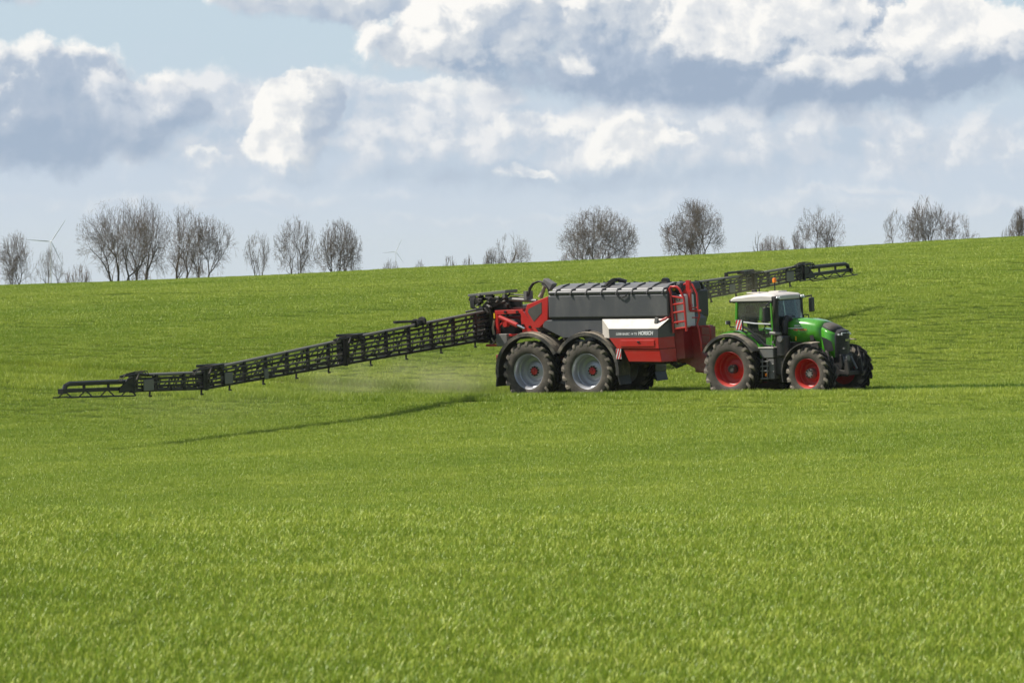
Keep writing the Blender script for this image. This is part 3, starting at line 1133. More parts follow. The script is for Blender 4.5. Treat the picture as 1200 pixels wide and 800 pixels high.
def rubber_material():
    m, n, out = material('tyre_rubber')
    tc = n.new('ShaderNodeTexCoord').outputs['Object']
    x, y, z = n.xyz(tc)
    r = n.m('SQRT', n.m('ADD', n.m('MULTIPLY', x, x), n.m('MULTIPLY', z, z)))
    nz = n.noise(tc, 3.0, 5.0, 0.6)
    at = n.new('ShaderNodeAttribute', attribute_name='worn').outputs['Fac']
    f = n.m('MULTIPLY_ADD', n.smooth(nz, 0.3, 0.75, 0.45, 1.15), at, 0.02, clamp=True)
    c = n.mix(f, (0.020, 0.019, 0.018), (0.25, 0.215, 0.17))
    principled(n, out, c, 0.8, 0, 0.25)
    return m


RUBBER = rubber_material()


def glass_material():
    m, n, out = material('cab_glass')
    t = n.new('ShaderNodeBsdfTransparent')
    t.inputs[0].default_value = (0.93, 0.98, 0.95, 1)
    g = n.new('ShaderNodeBsdfGlossy')
    g.inputs['Roughness'].default_value = 0.03
    g.inputs[0].default_value = (0.9, 1.0, 0.95, 1)
    fr = n.new('ShaderNodeFresnel')
    fr.inputs[0].default_value = 1.5
    geo = n.new('ShaderNodeTexCoord').outputs['Object']
    d = n.new('ShaderNodeBsdfDiffuse')
    d.inputs[0].default_value = (0.45, 0.45, 0.38, 1)
    mx = n.new('ShaderNodeMixShader')
    n.t.links.new(n.m('ADD', fr.outputs[0], 0.03), mx.inputs[0])
    n.t.links.new(t.outputs[0], mx.inputs[1])
    n.t.links.new(g.outputs[0], mx.inputs[2])
    m2 = n.new('ShaderNodeMixShader')
    n.t.links.new(n.smooth(n.noise(geo, 2.5, 5.0, 0.6), 0.45, 0.8, 0.02, 0.10), m2.inputs[0])
    n.t.links.new(mx.outputs[0], m2.inputs[1])
    n.t.links.new(d.outputs[0], m2.inputs[2])
    n.t.links.new(m2.outputs[0], out.inputs[0])
    return m


GLASS = glass_material()


# ------------------------------------------------------------------ wheels
def tyre_mesh(R, w, rim_r, n_lug, lug_h, name):
    """agricultural tyre about the y axis, outer side at -y, with angled lugs"""
    Rb = R - lug_h
    h = w / 2
    prof = [(rim_r - .015, -h * .78), (rim_r + .02, -h * .90), (rim_r + (Rb - rim_r) * .25, -h * 1.0), (rim_r + (Rb - rim_r) * .6, -h * 1.02),
            (rim_r + (Rb - rim_r) * .86, -h * .95), (Rb - .015, -h * .80), (Rb + .01, -h * .4), (Rb + .018, 0)]
    prof = prof + [(r, -y) for r, y in prof[-2::-1]]
    b = MB().lathe_y(prof, 64, closed=True)
    n_body = len(b.v)
    worn = [0.03 if abs(v[1]) < h * .9 and math.hypot(v[0], v[2]) > Rb - .05 else 0.40 for v in b.v]
    for side in (-1, 1):
        for k in range(n_lug):
            a0 = 2 * math.pi * (k + (0.5 if side > 0 else 0)) / n_lug
            sweep = 1.45 * (w / 2) / R
            path = [(0.06, 0.0, R), (-0.30, .32, R), (-0.66, .70, R - .004), (-0.97, .96, R - .02), (-1.03, 1.02, R - .10), (-1.00, 1.06, R - .20)]
            base = len(b.v)
            for (yy, t, rr) in path:
                a = a0 + sweep * t
                th = (.045 + .022 * t) / R
                bot = min(Rb - .03, rr - .04)
                if rr < R - .05:
                    bot = rr - .04
                y = -side * yy * h
                inn = y * 0.90 if abs(yy) > .95 else y
                for (aa, r_, y_) in ((a - th, bot, inn), (a - th * .8, rr, y), (a + th * .8, rr, y), (a + th, bot, inn)):
                    b.v.append((r_ * math.cos(aa), y_, r_ * math.sin(aa)))
                    worn.append(0.04 if abs(yy) < .9 else 1.0)
            for i in range(len(path) - 1):
                for q in range(3):
                    b.f.append((base + i * 4 + q, base + i * 4 + q + 1, base + (i + 1) * 4 + q + 1, base + (i + 1) * 4 + q))
                    b.mi.append(0)
            b.f.append((base, base + 1, base + 2, base + 3))
            e = base + (len(path) - 1) * 4
            b.f.append((e + 3, e + 2, e + 1, e))
            b.mi += [0, 0]
    o = b.build(name, RUBBER, None, True)
    at = o.data.attributes.new('worn', 'FLOAT', 'POINT')
    at.data.foreach_set('value', worn)
    return o


def make_wheel(parent, R, w, rim_r, n_lug, lug_h, rim_mat, hub_mat, dish, hub_r, studs, mass_hub=False):
    root = empty('wheel', parent)
    ty = tyre_mesh(R, w, rim_r, n_lug, lug_h, 'tyre')
    ty.parent = root
    h = w / 2
    yo = -h * .86
    # rim: outer lip, stepped well, dished disc
    prof = [(rim_r + .035, yo + .05), (rim_r + .04, yo), (rim_r + .012, yo - .015), (rim_r - .012, yo + .01), (rim_r - .03, yo + .07),
            (rim_r - .045, yo + .10), (rim_r - .05, yo + dish * .55), (rim_r - .075, yo + dish * .60), (rim_r - .085, yo + dish * .92),
            (rim_r - .11, yo + dish), (rim_r * .62, yo + dish * 1.03), (rim_r * .50, yo + dish * .90), (hub_r * 1.35, yo + dish * .88), (hub_r * .5, yo + dish * .88), (0.0, yo + dish * .88)]
    back = [(0.001, h * .5), (rim_r * .5, h * .5), (rim_r - .08, h * .72), (rim_r + .03, h * .86)]
    b = MB().lathe_y(prof, 56)
    b.lathe_y(back, 40)
    b.build('rim', rim_mat, root, True)
    yh = yo + dish * .88
    hb = MB()
    if mass_hub:
        hb.lathe_y([(hub_r, yh), (hub_r * .97, yh - .16), (hub_r * .85, yh - .20), (0.0, yh - .20)], 28)
    else:
        hb.lathe_y([(hub_r, yh), (hub_r, yh - .05), (hub_r * .8, yh - .08), (hub_r * .55, yh - .09), (hub_r * .5, yh - .14), (0.0, yh - .15)], 24)
    hb.build('hub', hub_mat, root, True)
    nut = None
    for k in range(studs):
        a = 2 * math.pi * k / studs
        rr = hub_r * (1.18 if not mass_hub else .72)
        cx, cz = rr * math.cos(a), rr * math.sin(a)
        y2 = yh - (.05 if not mass_hub else .22)
        if nut is None:
            nut = MB().tube([(0, .01, 0), (0, y2 - yh, 0)], .030, 6).build('wheel_nut', BLACK, root)
            o = nut
        else:
            o = nut.copy()
            col.objects.link(o)
            o.parent = root
        o.location = (cx, yh, cz)
    return root


def copy_part(o, parent):
    c = o.copy()
    col.objects.link(c)
    c.parent = parent
    for ch in list(o.children):
        copy_part(ch, c)
    return c


def text_mesh(name, body, size, mat, parent, loc, rot, shear=0.0, width=None, bold=0.0):
    cu = bpy.data.curves.new(name, 'FONT')
    cu.body = body
    cu.size = size
    cu.shear = shear
    cu.offset = bold
    cu.extrude = 0.003
    o = bpy.data.objects.new('t', cu)
    col.objects.link(o)
    dg = bpy.context.evaluated_depsgraph_get()
    me = bpy.data.meshes.new_from_object(o.evaluated_get(dg))
    bpy.data.objects.remove(o)
    bpy.data.curves.remove(cu)
    me.name = name
    me.materials.clear()
    me.materials.append(mat)
    xs = [v.co.x for v in me.vertices]
    if width:
        k = width / (max(xs) - min(xs))
        for v in me.vertices:
            v.co.x *= k
    t = bpy.data.objects.new(name, me)
    t.location = loc
    t.rotation_euler = rot
    return link(t, parent)


def warning_plate(parent, c, wx, hz, name='warning_plate', flip=False, yaw=0.0):
    """red and white slanting stripes on a plate facing -y (local)"""
    b = MB()
    b.mat(0).box((0, 0, 0), (wx, .02, hz))
    n = 2
    b.mat(1)
    s = -1 if flip else 1
    for k in range(-1, n):
        x0 = -wx / 2 + wx * (k + .1) / n * 1.0
        ww = wx / n * .5
        sl = wx * .55 * s
        q = [(x0, -hz / 2), (x0 + ww, -hz / 2), (x0 + ww + sl, hz / 2), (x0 + sl, hz / 2)]
        # clip to the plate
        def clip(poly, ax, lim, keep):
            o = []
            for i in range(len(poly)):
                p, q2 = poly[i], poly[(i + 1) % len(poly)]
                ip, iq = keep(p[ax], lim), keep(q2[ax], lim)
                if ip:
                    o.append(p)
                if ip != iq:
                    t = (lim - p[ax]) / (q2[ax] - p[ax])
                    o.append(tuple(p[j] + (q2[j] - p[j]) * t for j in (0, 1)))
            return o
        q = clip(q, 0, -wx / 2 + .005, lambda a, l: a >= l)
        if len(q) > 2:
            q = clip(q, 0, wx / 2 - .005, lambda a, l: a <= l)
        if len(q) > 2:
            b.prism_y(q, -.014, -.005)
    o = b.build(name, [WARN_W, WARN_R], parent)
    o.location = c
    o.rotation_euler = (0, 0, yaw)
    return o

# ------------------------------------------------------------------ the trailed sprayer
SPR = empty('trailed_sprayer')
SPR.matrix_world = M_SPR
tag(SPR, 'red and dark grey trailed field sprayer with long black booms, coupled behind the green tractor', 'sprayer')

AX, WZ, WR, WW = 1.18, 1.03, 1.04, 0.64
w0 = make_wheel(SPR, WR, WW, .585, 19, .075, STEEL, RED_RIM, .42, .125, 10)
w0.location = (AX, -1.15, WZ)
for (x, y) in ((-AX, -1.15), (AX, 1.15), (-AX, 1.15)):
    w = copy_part(w0, SPR)
    w.location = (x, y, WZ)
    w.rotation_euler = (0, R_(37 * (x + y)), math.pi if y > 0 else 0)

# chassis, axles
b = MB()
for y in (-.42, .42):
    b.box((.55, y, 1.42), (7.4, .14, .30))
for x in (-2.6, -1.0, .6, 2.2, 3.8):
    b.box((x, 0, 1.42), (.14, .70, .2))
b.build('chassis', RED_DUST, SPR, bevel=.015)
for x in (-AX, AX):
    b = MB()
    b.box((x, 0, WZ), (.2, 1.5, .2))
    for y in (-.5, .5):
        b.box((x, y, 1.2), (.16, .12, .3))
        b.tube([(x - .5, y, 1.12), (x + .5, y, 1.12)], .06, 8)
        b.lathe_y([(.0, -.13), (.17, -.13), (.17, .13), (0, .13)], 20, c=(x, y * 1.4, WZ))
    b.build('axle', BLACKD, SPR)
MB().box((.4, 0, 1.75), (3.6, 1.15, .5)).box((2.6, 0, 1.5), (2.6, 1.5, .55)).box((-2.0, 0, 1.7), (1.0, .7, .5)).build('underbody', BLACKP, SPR, bevel=.03)

# tank: dark side walls, dusty rounded top with cross straps
x0, zt = SP(642, 345.5, -1.25)
x1, _ = SP(782, 345.5, -1.25)
_, zb = SP(700, 373, -1.25)
sec = [(-1.25, zb + .03), (-1.25, zt - .06), (-1.22, zt), (1.22, zt), (1.25, zt - .06), (1.25, zb + .03)]
tk = MB().prism_x(sec, x0, x1).build('tank', TANK, SPR, bevel=.04)
top = []
n = 22
for i in range(n + 1):                      # a roll along each shoulder, flatter in the middle
    a = math.pi * i / n
    y = -1.16 * math.cos(a)
    z = zt + .03 + .30 * (math.sin(a) ** .55)
    top.append((y, z))
top = [(-1.16, zt + .005)] + top + [(1.16, zt + .005)]
MB().prism_x(top, x0 + .12, x1 - .1).build('tank_top', TANK_TOP, SPR, True)
for sy in (-1, 1):
    MB().tube([(x0 + .05, sy * 1.2, zt + .055), (x1 - .03, sy * 1.2, zt + .055)], .075, 12).build('top_rail', TANK_TOP, SPR, True)
for i in range(8):
    xx = x0 + .36 + i * (x1 - x0 - .5) / 7
    s = MB()
    pts = [(xx - .04, -1.285, zt - .02), (xx, -1.22, zt + .14), (xx + .05, -1.10, zt + .155), (xx + .10, -.98, zt + .26), (xx + .10, -.6, zt + .335)]
    s.tube(pts, [.035, .045, .05, .04, .025], 6)
    s.box((xx + .03, -1.13, zt + .10), (.12, .10, .12))
    s.build('tank_strap', BLACK, SPR)
    s.v = [(x, -y, z) for x, y, z in s.v]
    s.build('tank_strap', BLACK, SPR)
b = MB().tube([S3(707, 339, -.9), S3(711, 333, -.8), S3(718, 328.5, -.7), S3(725, 327.5, -.6), S3(734, 330, -.5)], .07, 8)
b.box(S3(711, 338, -.95), (.3, .22, .22))
b.box(S3(717, 330, -.75), (.35, .16, .12), (0, -.4, 0))
b.build('filler_hose', BLACK, SPR, True)
MB().tube([S3(722, 342, -1.26), S3(725, 347, -1.29), S3(729, 348.5, -1.3), S3(734, 346, -1.29), S3(737, 341, -1.25)], .018, 6).build('cable_loop', BLACK, SPR, True)
MB().lathe_y([(0, -.1), (.12, -.1), (.12, .1), (0, .1)], 16, c=S3(780, 329.5, -.4)).box(S3(780, 331, -.4), (.3, .3, .06)).build('filler_lid', BLACK, SPR, bevel=.01)

# rear skirt panels below the tank
_, zl = SP(670, 375, -1.2)
sk = [SP(637, 375, -1.2), SP(706, 375, -1.2), SP(708, 395, -1.2), SP(660, 396, -1.2), SP(650, 391, -1.2), SP(636, 383.5, -1.2)]
MB().prism_y([(x, z) for x, z in sk], -1.2, 1.2).build('side_skirt', TANK, SPR, bevel=.025)
MB().box(((x0 + x1) / 2, 0, zb), (x1 - x0 - .1, 2.3, .12)).build('tank_cradle', BLACK, SPR)

# front equipment box on both sides: cream top slope, dark name band, red doors
YO = -1.5
Tp1, Tp2 = S3(706, 374.3, -1.24), S3(784, 373.5, -1.24)
O1, O2 = S3(713.5, 385.4, YO), S3(771, 385.2, YO)
M1, M2 = S3(714.5, 396, YO), S3(771.5, 395.6, YO)
L1, L2 = S3(723.5, 408, YO), S3(772.2, 408.3, YO)
F1 = (O2[0] + .30, -1.02, Tp2[2] - .02)
F2 = (M2[0] + .32, -1.01, M2[2] + .02)
F3 = (L2[0] + .33, -1.0, L2[2])
for sy in (1, -1):
    f = lambda p: (p[0], p[1] * sy, p[2])
    q = lambda *ps: [f(p) for p in ps]
    inn = lambda p: (p[0], p[1] + .55, p[2])
    b = MB()
    b.add(q(Tp1, Tp2, O2, O1), [(0, 1, 2, 3)])
    b.add(q(Tp1, O1, M1, (Tp1[0], -1.24, M1[2])), [(0, 1, 2, 3)])
    b.add(q(Tp1, Tp2, inn(Tp2), inn(Tp1)), [(0, 1, 2, 3)])
    o = b.build('cream_cowl', CREAM, SPR)
    sm = o.modifiers.new('thick', 'SOLIDIFY')
    sm.thickness = .02
    sm.offset = 0
    b = MB()
    mid = lambda a, c, t: tuple(a[i] + (c[i] - a[i]) * t for i in range(3))
    b.add(q(O1, O2, M2, M1), [(0, 1, 2, 3)])
    b.add(q(O2, F1, F2, M2), [(0, 1, 2, 3)])
    b.add(q(O2, Tp2, F1), [(0, 1, 2)])
    b.add(q(F1, F2, inn(F2), inn(F1)), [(0, 1, 2, 3)])
    o = b.build('name_panel', DARKP, SPR)
    sm = o.modifiers.new('thick', 'SOLIDIFY')
    sm.thickness = .02
    sm.offset = 0
    # red band and lower skirt
    b = MB()
    b.add(q(M1, M2, L2, L1), [(0, 1, 2, 3)])
    F2b = mid(M2, F2, 1.0)
    b.add(q(M2, (F2b[0], F2b[1], F2b[2] - .18), F3, L2), [(0, 1, 2, 3)])
    b.add(q(M1, L1, (L1[0], -1.0, L1[2]), (M1[0], -1.0, M1[2])), [(0, 1, 2, 3)])
    b.add(q(M2, F2, (F2b[0], F2b[1], F2b[2] - .18)), [(0, 1, 2)])
    o = b.build('red_side_panel', RED, SPR)
    sm = o.modifiers.new('thick', 'SOLIDIFY')
    sm.thickness = .025
    sm.offset = 0
    y2 = -1.47
    P = [S3(731, 409, y2), S3(773, 409, y2), S3(775.5, 423.5, y2 + .02), S3(737.5, 423, y2 + .02)]
    b = MB()
    b.add(q(*P), [(0, 1, 2, 3)])
    G2, G3 = (P[1][0] + .34, -1.0, P[1][2]), (P[2][0] + .30, -1.0, P[2][2])
    b.add(q(P[1], G2, G3, P[2]), [(0, 1, 2, 3)])
    b.add(q(P[0], P[3], (P[3][0], -1.0, P[3][2]), (P[0][0], -1.0, P[0][2])), [(0, 1, 2, 3)])
    b.add(q(P[3], P[2], G3, (P[3][0], -.86, P[3][2])), [(0, 1, 2, 3)])
    o = b.build('lower_skirt', RED, SPR)
    sm = o.modifiers.new('thick', 'SOLIDIFY')
    sm.thickness = .03
    sm.offset = 0
    # locker door on the red band
    d0, d1 = S3(727.5, 398.6, YO), S3(767.5, 405.8, YO)
    b = MB().box(((d0[0] + d1[0]) / 2, (YO - .022) * sy, (d0[2] + d1[2]) / 2), (d1[0] - d0[0], .025, d0[2] - d1[2]))
    dr = b.build('locker_door', RED, SPR, bevel=.012)
    MB().box(((d0[0] + d1[0]) / 2 + .05, (YO - .045) * sy, d0[2] - .06), (.10, .03, .05)).build('handle', BLACK, dr, bevel=.008)
# lettering on the near band
a = S3(721.8, 392.6, YO - .013)
e = S3(746.3, 392.6, YO - .013)
text_mesh('lettering', 'LEEB BASIC 14 TS', .105, LETTER, SPR, (a[0], YO - .013, a[2]), (R_(90), 0, 0), .12, e[0] - a[0], .002)
a = S3(747.8, 392.3, YO - .013)
e = S3(765.5, 392.3, YO - .013)
text_mesh('lettering', 'HORSCH', .168, LETTER, SPR, (a[0], YO - .013, a[2]), (R_(90), 0, 0), .22, e[0] - a[0], .007)
MB().box(((x0 + x1) / 2 + 1.2, 0, 2.2), (2.2, 2.3, .9)).build('inner_locker', BLACKP, SPR)

# mudguards
hub1, hub2 = (-AX, WZ), (AX, WZ)
for sy in (-1, 1):
    for i, (cx, a0, a1) in enumerate(((-AX, 28, 188), (AX, -6, 150))):
        b = MB().arc_band((cx, WZ), 1.30, R_(a0), R_(a1), -1.50, -.80, .035, 26, .10)
        if i == 0:
            b.arc_band((cx, WZ), 1.345, R_(40), R_(150), -1.30, -1.24, .02, 18)
        else:
            b.arc_band((cx, WZ), 1.345, R_(20), R_(140), -1.30, -1.24, .02, 18)
        if sy > 0:
            b.v = [(x, -y, z) for x, y, z in b.v]
        g = b.build('mudguard', MUDG, SPR, True)
        if i == 0:
            MB().box((cx - 1.29, sy * 1.15, WZ - .32), (.04, .70, .36), (0, .15, 0)).build('mud_flap', BLACKP, g)
        else:
            MB().box((cx + 1.31, sy * 1.15, WZ - .28), (.04, .70, .36), (0, -.25, 0)).build('mud_flap', BLACKP, g)
            MB().box((cx, sy * 1.1, WZ + 1.37), (.12, .5, .06)).box((cx, sy * .8, WZ + 1.2), (.08, .08, .5)).build('bracket', BLACK, g)
wp = S3(725.5, 414.5, -1.5)
MB().box((wp[0] - .06, -1.40, wp[2]), (.06, .16, .5)).build('plate_bracket', BLACK, SPR)
warning_plate(SPR, (wp[0], -1.52, wp[2]), .20, .34)

# rear: red hexagonal cheek plates, lift frame, rams
hexo = [SP(642.5, 347, -1.2), SP(617.3, 357, -1.2), SP(615, 365.5, -1.2), SP(625.5, 384.5, -1.2), SP(632, 383.8, -1.2), SP(641.8, 375, -1.2)]
hexi = [SP(634.6, 354, -1.2), SP(619.3, 362, -1.2), SP(618.8, 366, -1.2), SP(625.7, 376.8, -1.2), SP(634.8, 366.5, -1.2)]
for sy in (-1, 1):
    c = MB().prism_y(hexo, sy * 1.2, sy * 1.02).build('cheek_plate', RED, SPR, bevel=.02)
    MB().prism_y(hexi, sy * 1.208, sy * 1.19).build('mesh_insert', MESHG, c)
    t1, t2 = SP(583, 366, -.9), SP(614, 364.5, -.9)
    b = MB()
    b.tube([(t1[0], sy * .9, t1[1]), (t2[0], sy * .9, t2[1])], .10, 4)
    v2 = SP(585, 400, -.9)
    b.tube([(t1[0] - .02, sy * .9, t1[1] + .07), (v2[0], sy * .9, v2[1])], .08, 4)
    l1, l2 = SP(586, 393, -.9), SP(612, 392, -.9)
    b.tube([(l1[0], sy * .9, l1[1]), (l2[0], sy * .9, l2[1])], .055, 4)
    gus = [SP(p[0], p[1], -.9) for p in ((611, 362), (616, 366), (625, 379), (634, 391), (614, 391.5), (612, 375))]
    b.prism_y(gus, sy * .98, sy * .86)
    b.tube([(SP(583, 384, -.9)[0], sy * .9, SP(583, 384, -.9)[1]), (SP(592, 375, -.9)[0], sy * .9, SP(592, 375, -.9)[1])], .04, 4)
    fr = b.build('lift_frame', RED, SPR, bevel=.01)
    for (px, py) in ((592, 365.5), (606, 365.5), (621, 383), (613, 381)):
        p = SP(px, py, -1.0)
        MB().lathe_y([(0, -.03), (.045, -.03), (.045, .03), (0, .03)], 12, c=(p[0], sy * 1.0, p[1])).build('pivot_pin', BLACK, fr)
    c1, c2, c3 = SP(585, 371.5, -1.0), SP(606, 381, -1.0), SP(615, 385, -1.0)
    ra = MB().tube([(c1[0], sy * 1.0, c1[1]), (c2[0], sy * 1.0, c2[1])], .082, 12).lathe_y([(0, -.1), (.09, -.1), (.09, .1), (0, .1)], 14, c=(c1[0] + .3, sy * 1.02, c1[1] - .25)).build('lift_ram', RED, SPR, True)
    MB().tube([(c2[0] - .05, sy * 1.0, c2[1] + .02), (c3[0], sy * 1.0, c3[1])], .045, 10).build('ram_rod', CHROME, ra, True)
p = SP(600, 386, -.5)
MB().lathe_y([(0, -.75), (.28, -.75), (.36, -.6), (.36, .6), (.28, .75), (0, .75)], 28, c=(p[0], 0, p[1])).build('hose_drum', BLACKD, SPR, True)
ft = S3(578, 404.5, -.95)
MB().box(ft, (.5, .16, .08)).build('rear_foot', RED_DUST, SPR)
MB().box((ft[0] + .42, -.9, ft[2] + .18), (.45, .3, .42)).build('valve_box', GREYM, SPR, bevel=.02)
MB().box((-1.0, 0, 2.75), (.9, 1.9, .9)).build('rear_tank_end', BLACKP, SPR, bevel=.1)
MB().box((-2.1, 0, 2.75), (1.5, .5, .25)).box((-2.4, .1, 3.05), (.8, .3, .2)).build('rear_crossbeam', RED_DUST, SPR, bevel=.02)
b = MB()
b.tube([S3(597, 350.5, -.7), S3(629, 352.5, -.7)], .062, 10)
b.tube([S3(598, 345, -.5), S3(618, 346, -.5)], .025, 6)
b.tube([S3(598, 348, -.3), S3(618, 348.5, -.3)], .025, 6)
b.build('spray_line', GREYM, SPR, True)
b = MB()
for dy in (-.75, -.62, -.5):
    k = (dy + .62) * 8
    b.tube([S3(620 + k, 347, dy), S3(621 + k, 338, dy), S3(625 + k, 332, dy), S3(632 + k, 329.5, dy), S3(639 + k, 332, dy), S3(643 + k, 338, dy), S3(645 + k, 346, dy)], .028, 6)
b.build('hose_loop', BLACKD, SPR, True)
MB().box(S3(619, 346, -.62), (.12, .4, .3)).build('hose_clamp', GREYM, SPR)
b = MB().box(S3(643.5, 333, -.6), (.42, .3, .26), (0, .5, 0)).build('valve_head', GREYM, SPR, bevel=.03)
MB().tube([S3(638.5, 334, -.6), S3(637, 340, -.6), S3(633, 348, -.6)], [.06, .06, .09], 10).build('suction_hose', TAN, SPR, True)

# ---- boom
BX = -3.2


def boom_section(name, y0, zt0, zb0, y1, zt1, zb1, n_post, n_pipe, depth=.5, drop=(), light_top=True, post_w=.12, hinge=True):
    sg = 1 if y1 > y0 else -1
    at = lambda t, f: (y0 + (y1 - y0) * t, zb0 + (zb1 - zb0) * t + f * ((zt0 + (zt1 - zt0) * t) - (zb0 + (zb1 - zb0) * t)))
    P = lambda t, f, dx=0.0: (BX + dx, *at(t, f))
    b = MB()
    b.mat(0)
    b.tube([P(0, .02), P(1, .02)], .058, 4)                       # lower front chord
    b.tube([P(0, .10, -depth), P(1, .10, -depth)], .04, 4)        # lower rear chord
    b.tube([P(0, .97, -.12), P(1, .97, -.12)], .06, 4)
    b.mat(1)
    b.tube([P(0, 1.0, -.02), P(1, 1.0, -.02)], .055, 6)           # alloy top chord
    b.mat(0)
    L = abs(y1 - y0)
    nl = max(2, int(L / .8))
    for i in range(nl):                                           # cross lattice of the underside and back
        t0, t1 = i / nl, (i + 1) / nl
        b.tube([P(t0, .03), P(t1, .10, -depth)], .02, 4)
        b.tube([P(t0, .12, -depth), P((t0 + t1) / 2, .95, -.12)], .022, 4)
        b.tube([P((t0 + t1) / 2, .95, -.12), P(t1, .12, -depth)], .022, 4)
    if hinge:
        for t in (0.0, 1.0):
            tt = .012 if t == 0 else .988
            y, z = at(tt, .5)
            hh = at(tt, 1)[1] - at(tt, 0)[1]
            b.box((BX - .06, y, z), (.24, .10, hh + .04))
            b.box((BX - .1, y + sg * (.25 if t == 0 else -.25), at(tt, .93)[1]), (.14, .4, .07))
    sec = b.build(name, [BLACK, ALU], SPR)
    for i in range(n_post):
        t = (i + .75) / (n_post + .5)
        y, zl = at(t, -.02)
        _, zh = at(t, 1.0)
        q = MB().box((BX + .01, y, (zl + zh) / 2), (.10, post_w, zh - zl))
        q.tube([(BX, y, zl + .1), (BX - depth, y, at(t, .10)[1])], .03, 4)
        q.tube([(BX - .1, y, zh - .05), (BX - depth, y, at(t, .10)[1])], .03, 4)
        q.tube([(BX + .05, y - sg * .02, zl + .05), (BX + .05, y - sg * .45, at(t, .3)[1])], .03, 4)
        q.build('post', BLACK, sec)
    for k in range(n_pipe):
        f = (k + 1.25) / (n_pipe + 1.2)
        q = MB().tube([P(.01, f, .03), P(.25, f - .01, .03), P(.5, f, .03), P(.75, f - .015, .03), P(.99, f, .03)], .036 if k % 2 else .042, 6)
        nc = int(L / .62)
        for i in range(nc):
            t = (i + .5 + .2 * math.sin(i * 7 + k)) / nc
            y, z = at(t, f)
            q.box((BX + .05, y, z - .02), (.05, .055, .11), (.5 * math.sin(i * 3 + k), 0, 0))
        q.build('pipe', PIPE if k % 2 else BLACK, sec, True)
    for t in drop:
        y, z = at(t, 0.0)
        q = MB().box((BX + .02, y, z - .09), (.045, .045, .18), (sg * .15, 0, 0))
        q.box((BX + .02, y + .03, z - .17), (.06, .09, .05))
        q.build('nozzle_holder', BLACKD, sec)
    nn = int(L / .62)
    for i in range(nn):
        t = (i + .5) / nn
        y, z = at(t, .12)
        q = MB().box((BX + .05, y, z + .02), (.05, .04, .18), (.6 * (1 if i % 3 else -1), 0, 0))
        q.tube([(BX + .06, y, z), (BX + .06, y + .15, z + .16), (BX + .05, y + .2, z + .3)], .013, 4)
        q.build('nozzle_body', BLACKD, sec)
    return sec, at


def tip_section(y0, zt0, zb0, y1, zt1, zb1):
    sg = 1 if y1 > y0 else -1
    b = MB()
    x = BX
    b.tube([(x, y0, zt0 - .02), (x, y0 + (y1 - y0) * .3, zt0 + (zt1 - zt0) * .3), (x, y1 - sg * .25, zt1), (x, y1 - sg * .06, zt1 - .05), (x, y1, zt1 - .2), (x, y1, zb1 + .12)], .075, 6)
    b.tube([(x, y0, zb0 + .10), (x, y1 + sg * .15, zb1 + .12)], .085, 4)
    b.box((x, y1 + sg * .1, zb1 + .1), (.2, .16, .16))
    sec = b.build('boom_tip', BLACK, SPR, True)
    q = MB()
    for dx in (-.28, .28):
        q.tube([(x + dx, y0 + sg * .1, zb0 - .12), (x + dx, y1 + sg * .2, zb1 - .08)], .022, 5)
    for t in (.02, .35, .68, .99):
        yy, zz = y0 + (y1 - y0) * t, zb0 + (zb1 - zb0) * t
        q.tube([(x - .28, yy, zz - .11), (x, yy, zz + .1), (x + .28, yy, zz - .11)], .024, 5)
    q.build('guard_bow', BLACK, sec)
    for t in (.33, .70):
        yy = y0 + (y1 - y0) * t
        MB().box((x, yy, (zt0 + zb0) / 2 + (zb1 - zb0) * t + .06), (.06, .07, zt0 - zb0 - .14)).build('post', BLACK, sec)
    return sec


D1 = (.12, .36, .6, .84)
# near (right-hand) boom
boom_section('boom_section', -.66, 3.10, 2.11, -9.2, 2.55, 1.735, 6, 5, drop=D1, post_w=.105)
boom_section('boom_section', -9.3, 2.53, 1.73, -16.75, 1.98, 1.39, 6, 4, drop=D1, post_w=.09)
o_s, _ = boom_section('boom_section', -16.85, 1.90, 1.39, -20.35, 2.02, 1.53, 2, 3, depth=.4, drop=(.05, .8), post_w=.10)
tip_section(-20.6, 1.86, 1.53, -23.8, 1.95, 1.64)
# far (left-hand) boom
boom_section('boom_section', .66, 3.13, 2.15, 9.2, 3.38, 2.66, 6, 5, drop=D1, post_w=.105)
boom_section('boom_section', 9.3, 3.38, 2.67, 16.7, 3.60, 3.05, 6, 4, drop=D1, post_w=.09)
boom_section('boom_section', 16.85, 3.61, 3.06, 20.3, 3.78, 3.28, 2, 3, depth=.4, drop=(.1, .75), post_w=.10)
tip_section(20.6, 3.70, 3.31, 23.9, 3.73, 3.38)

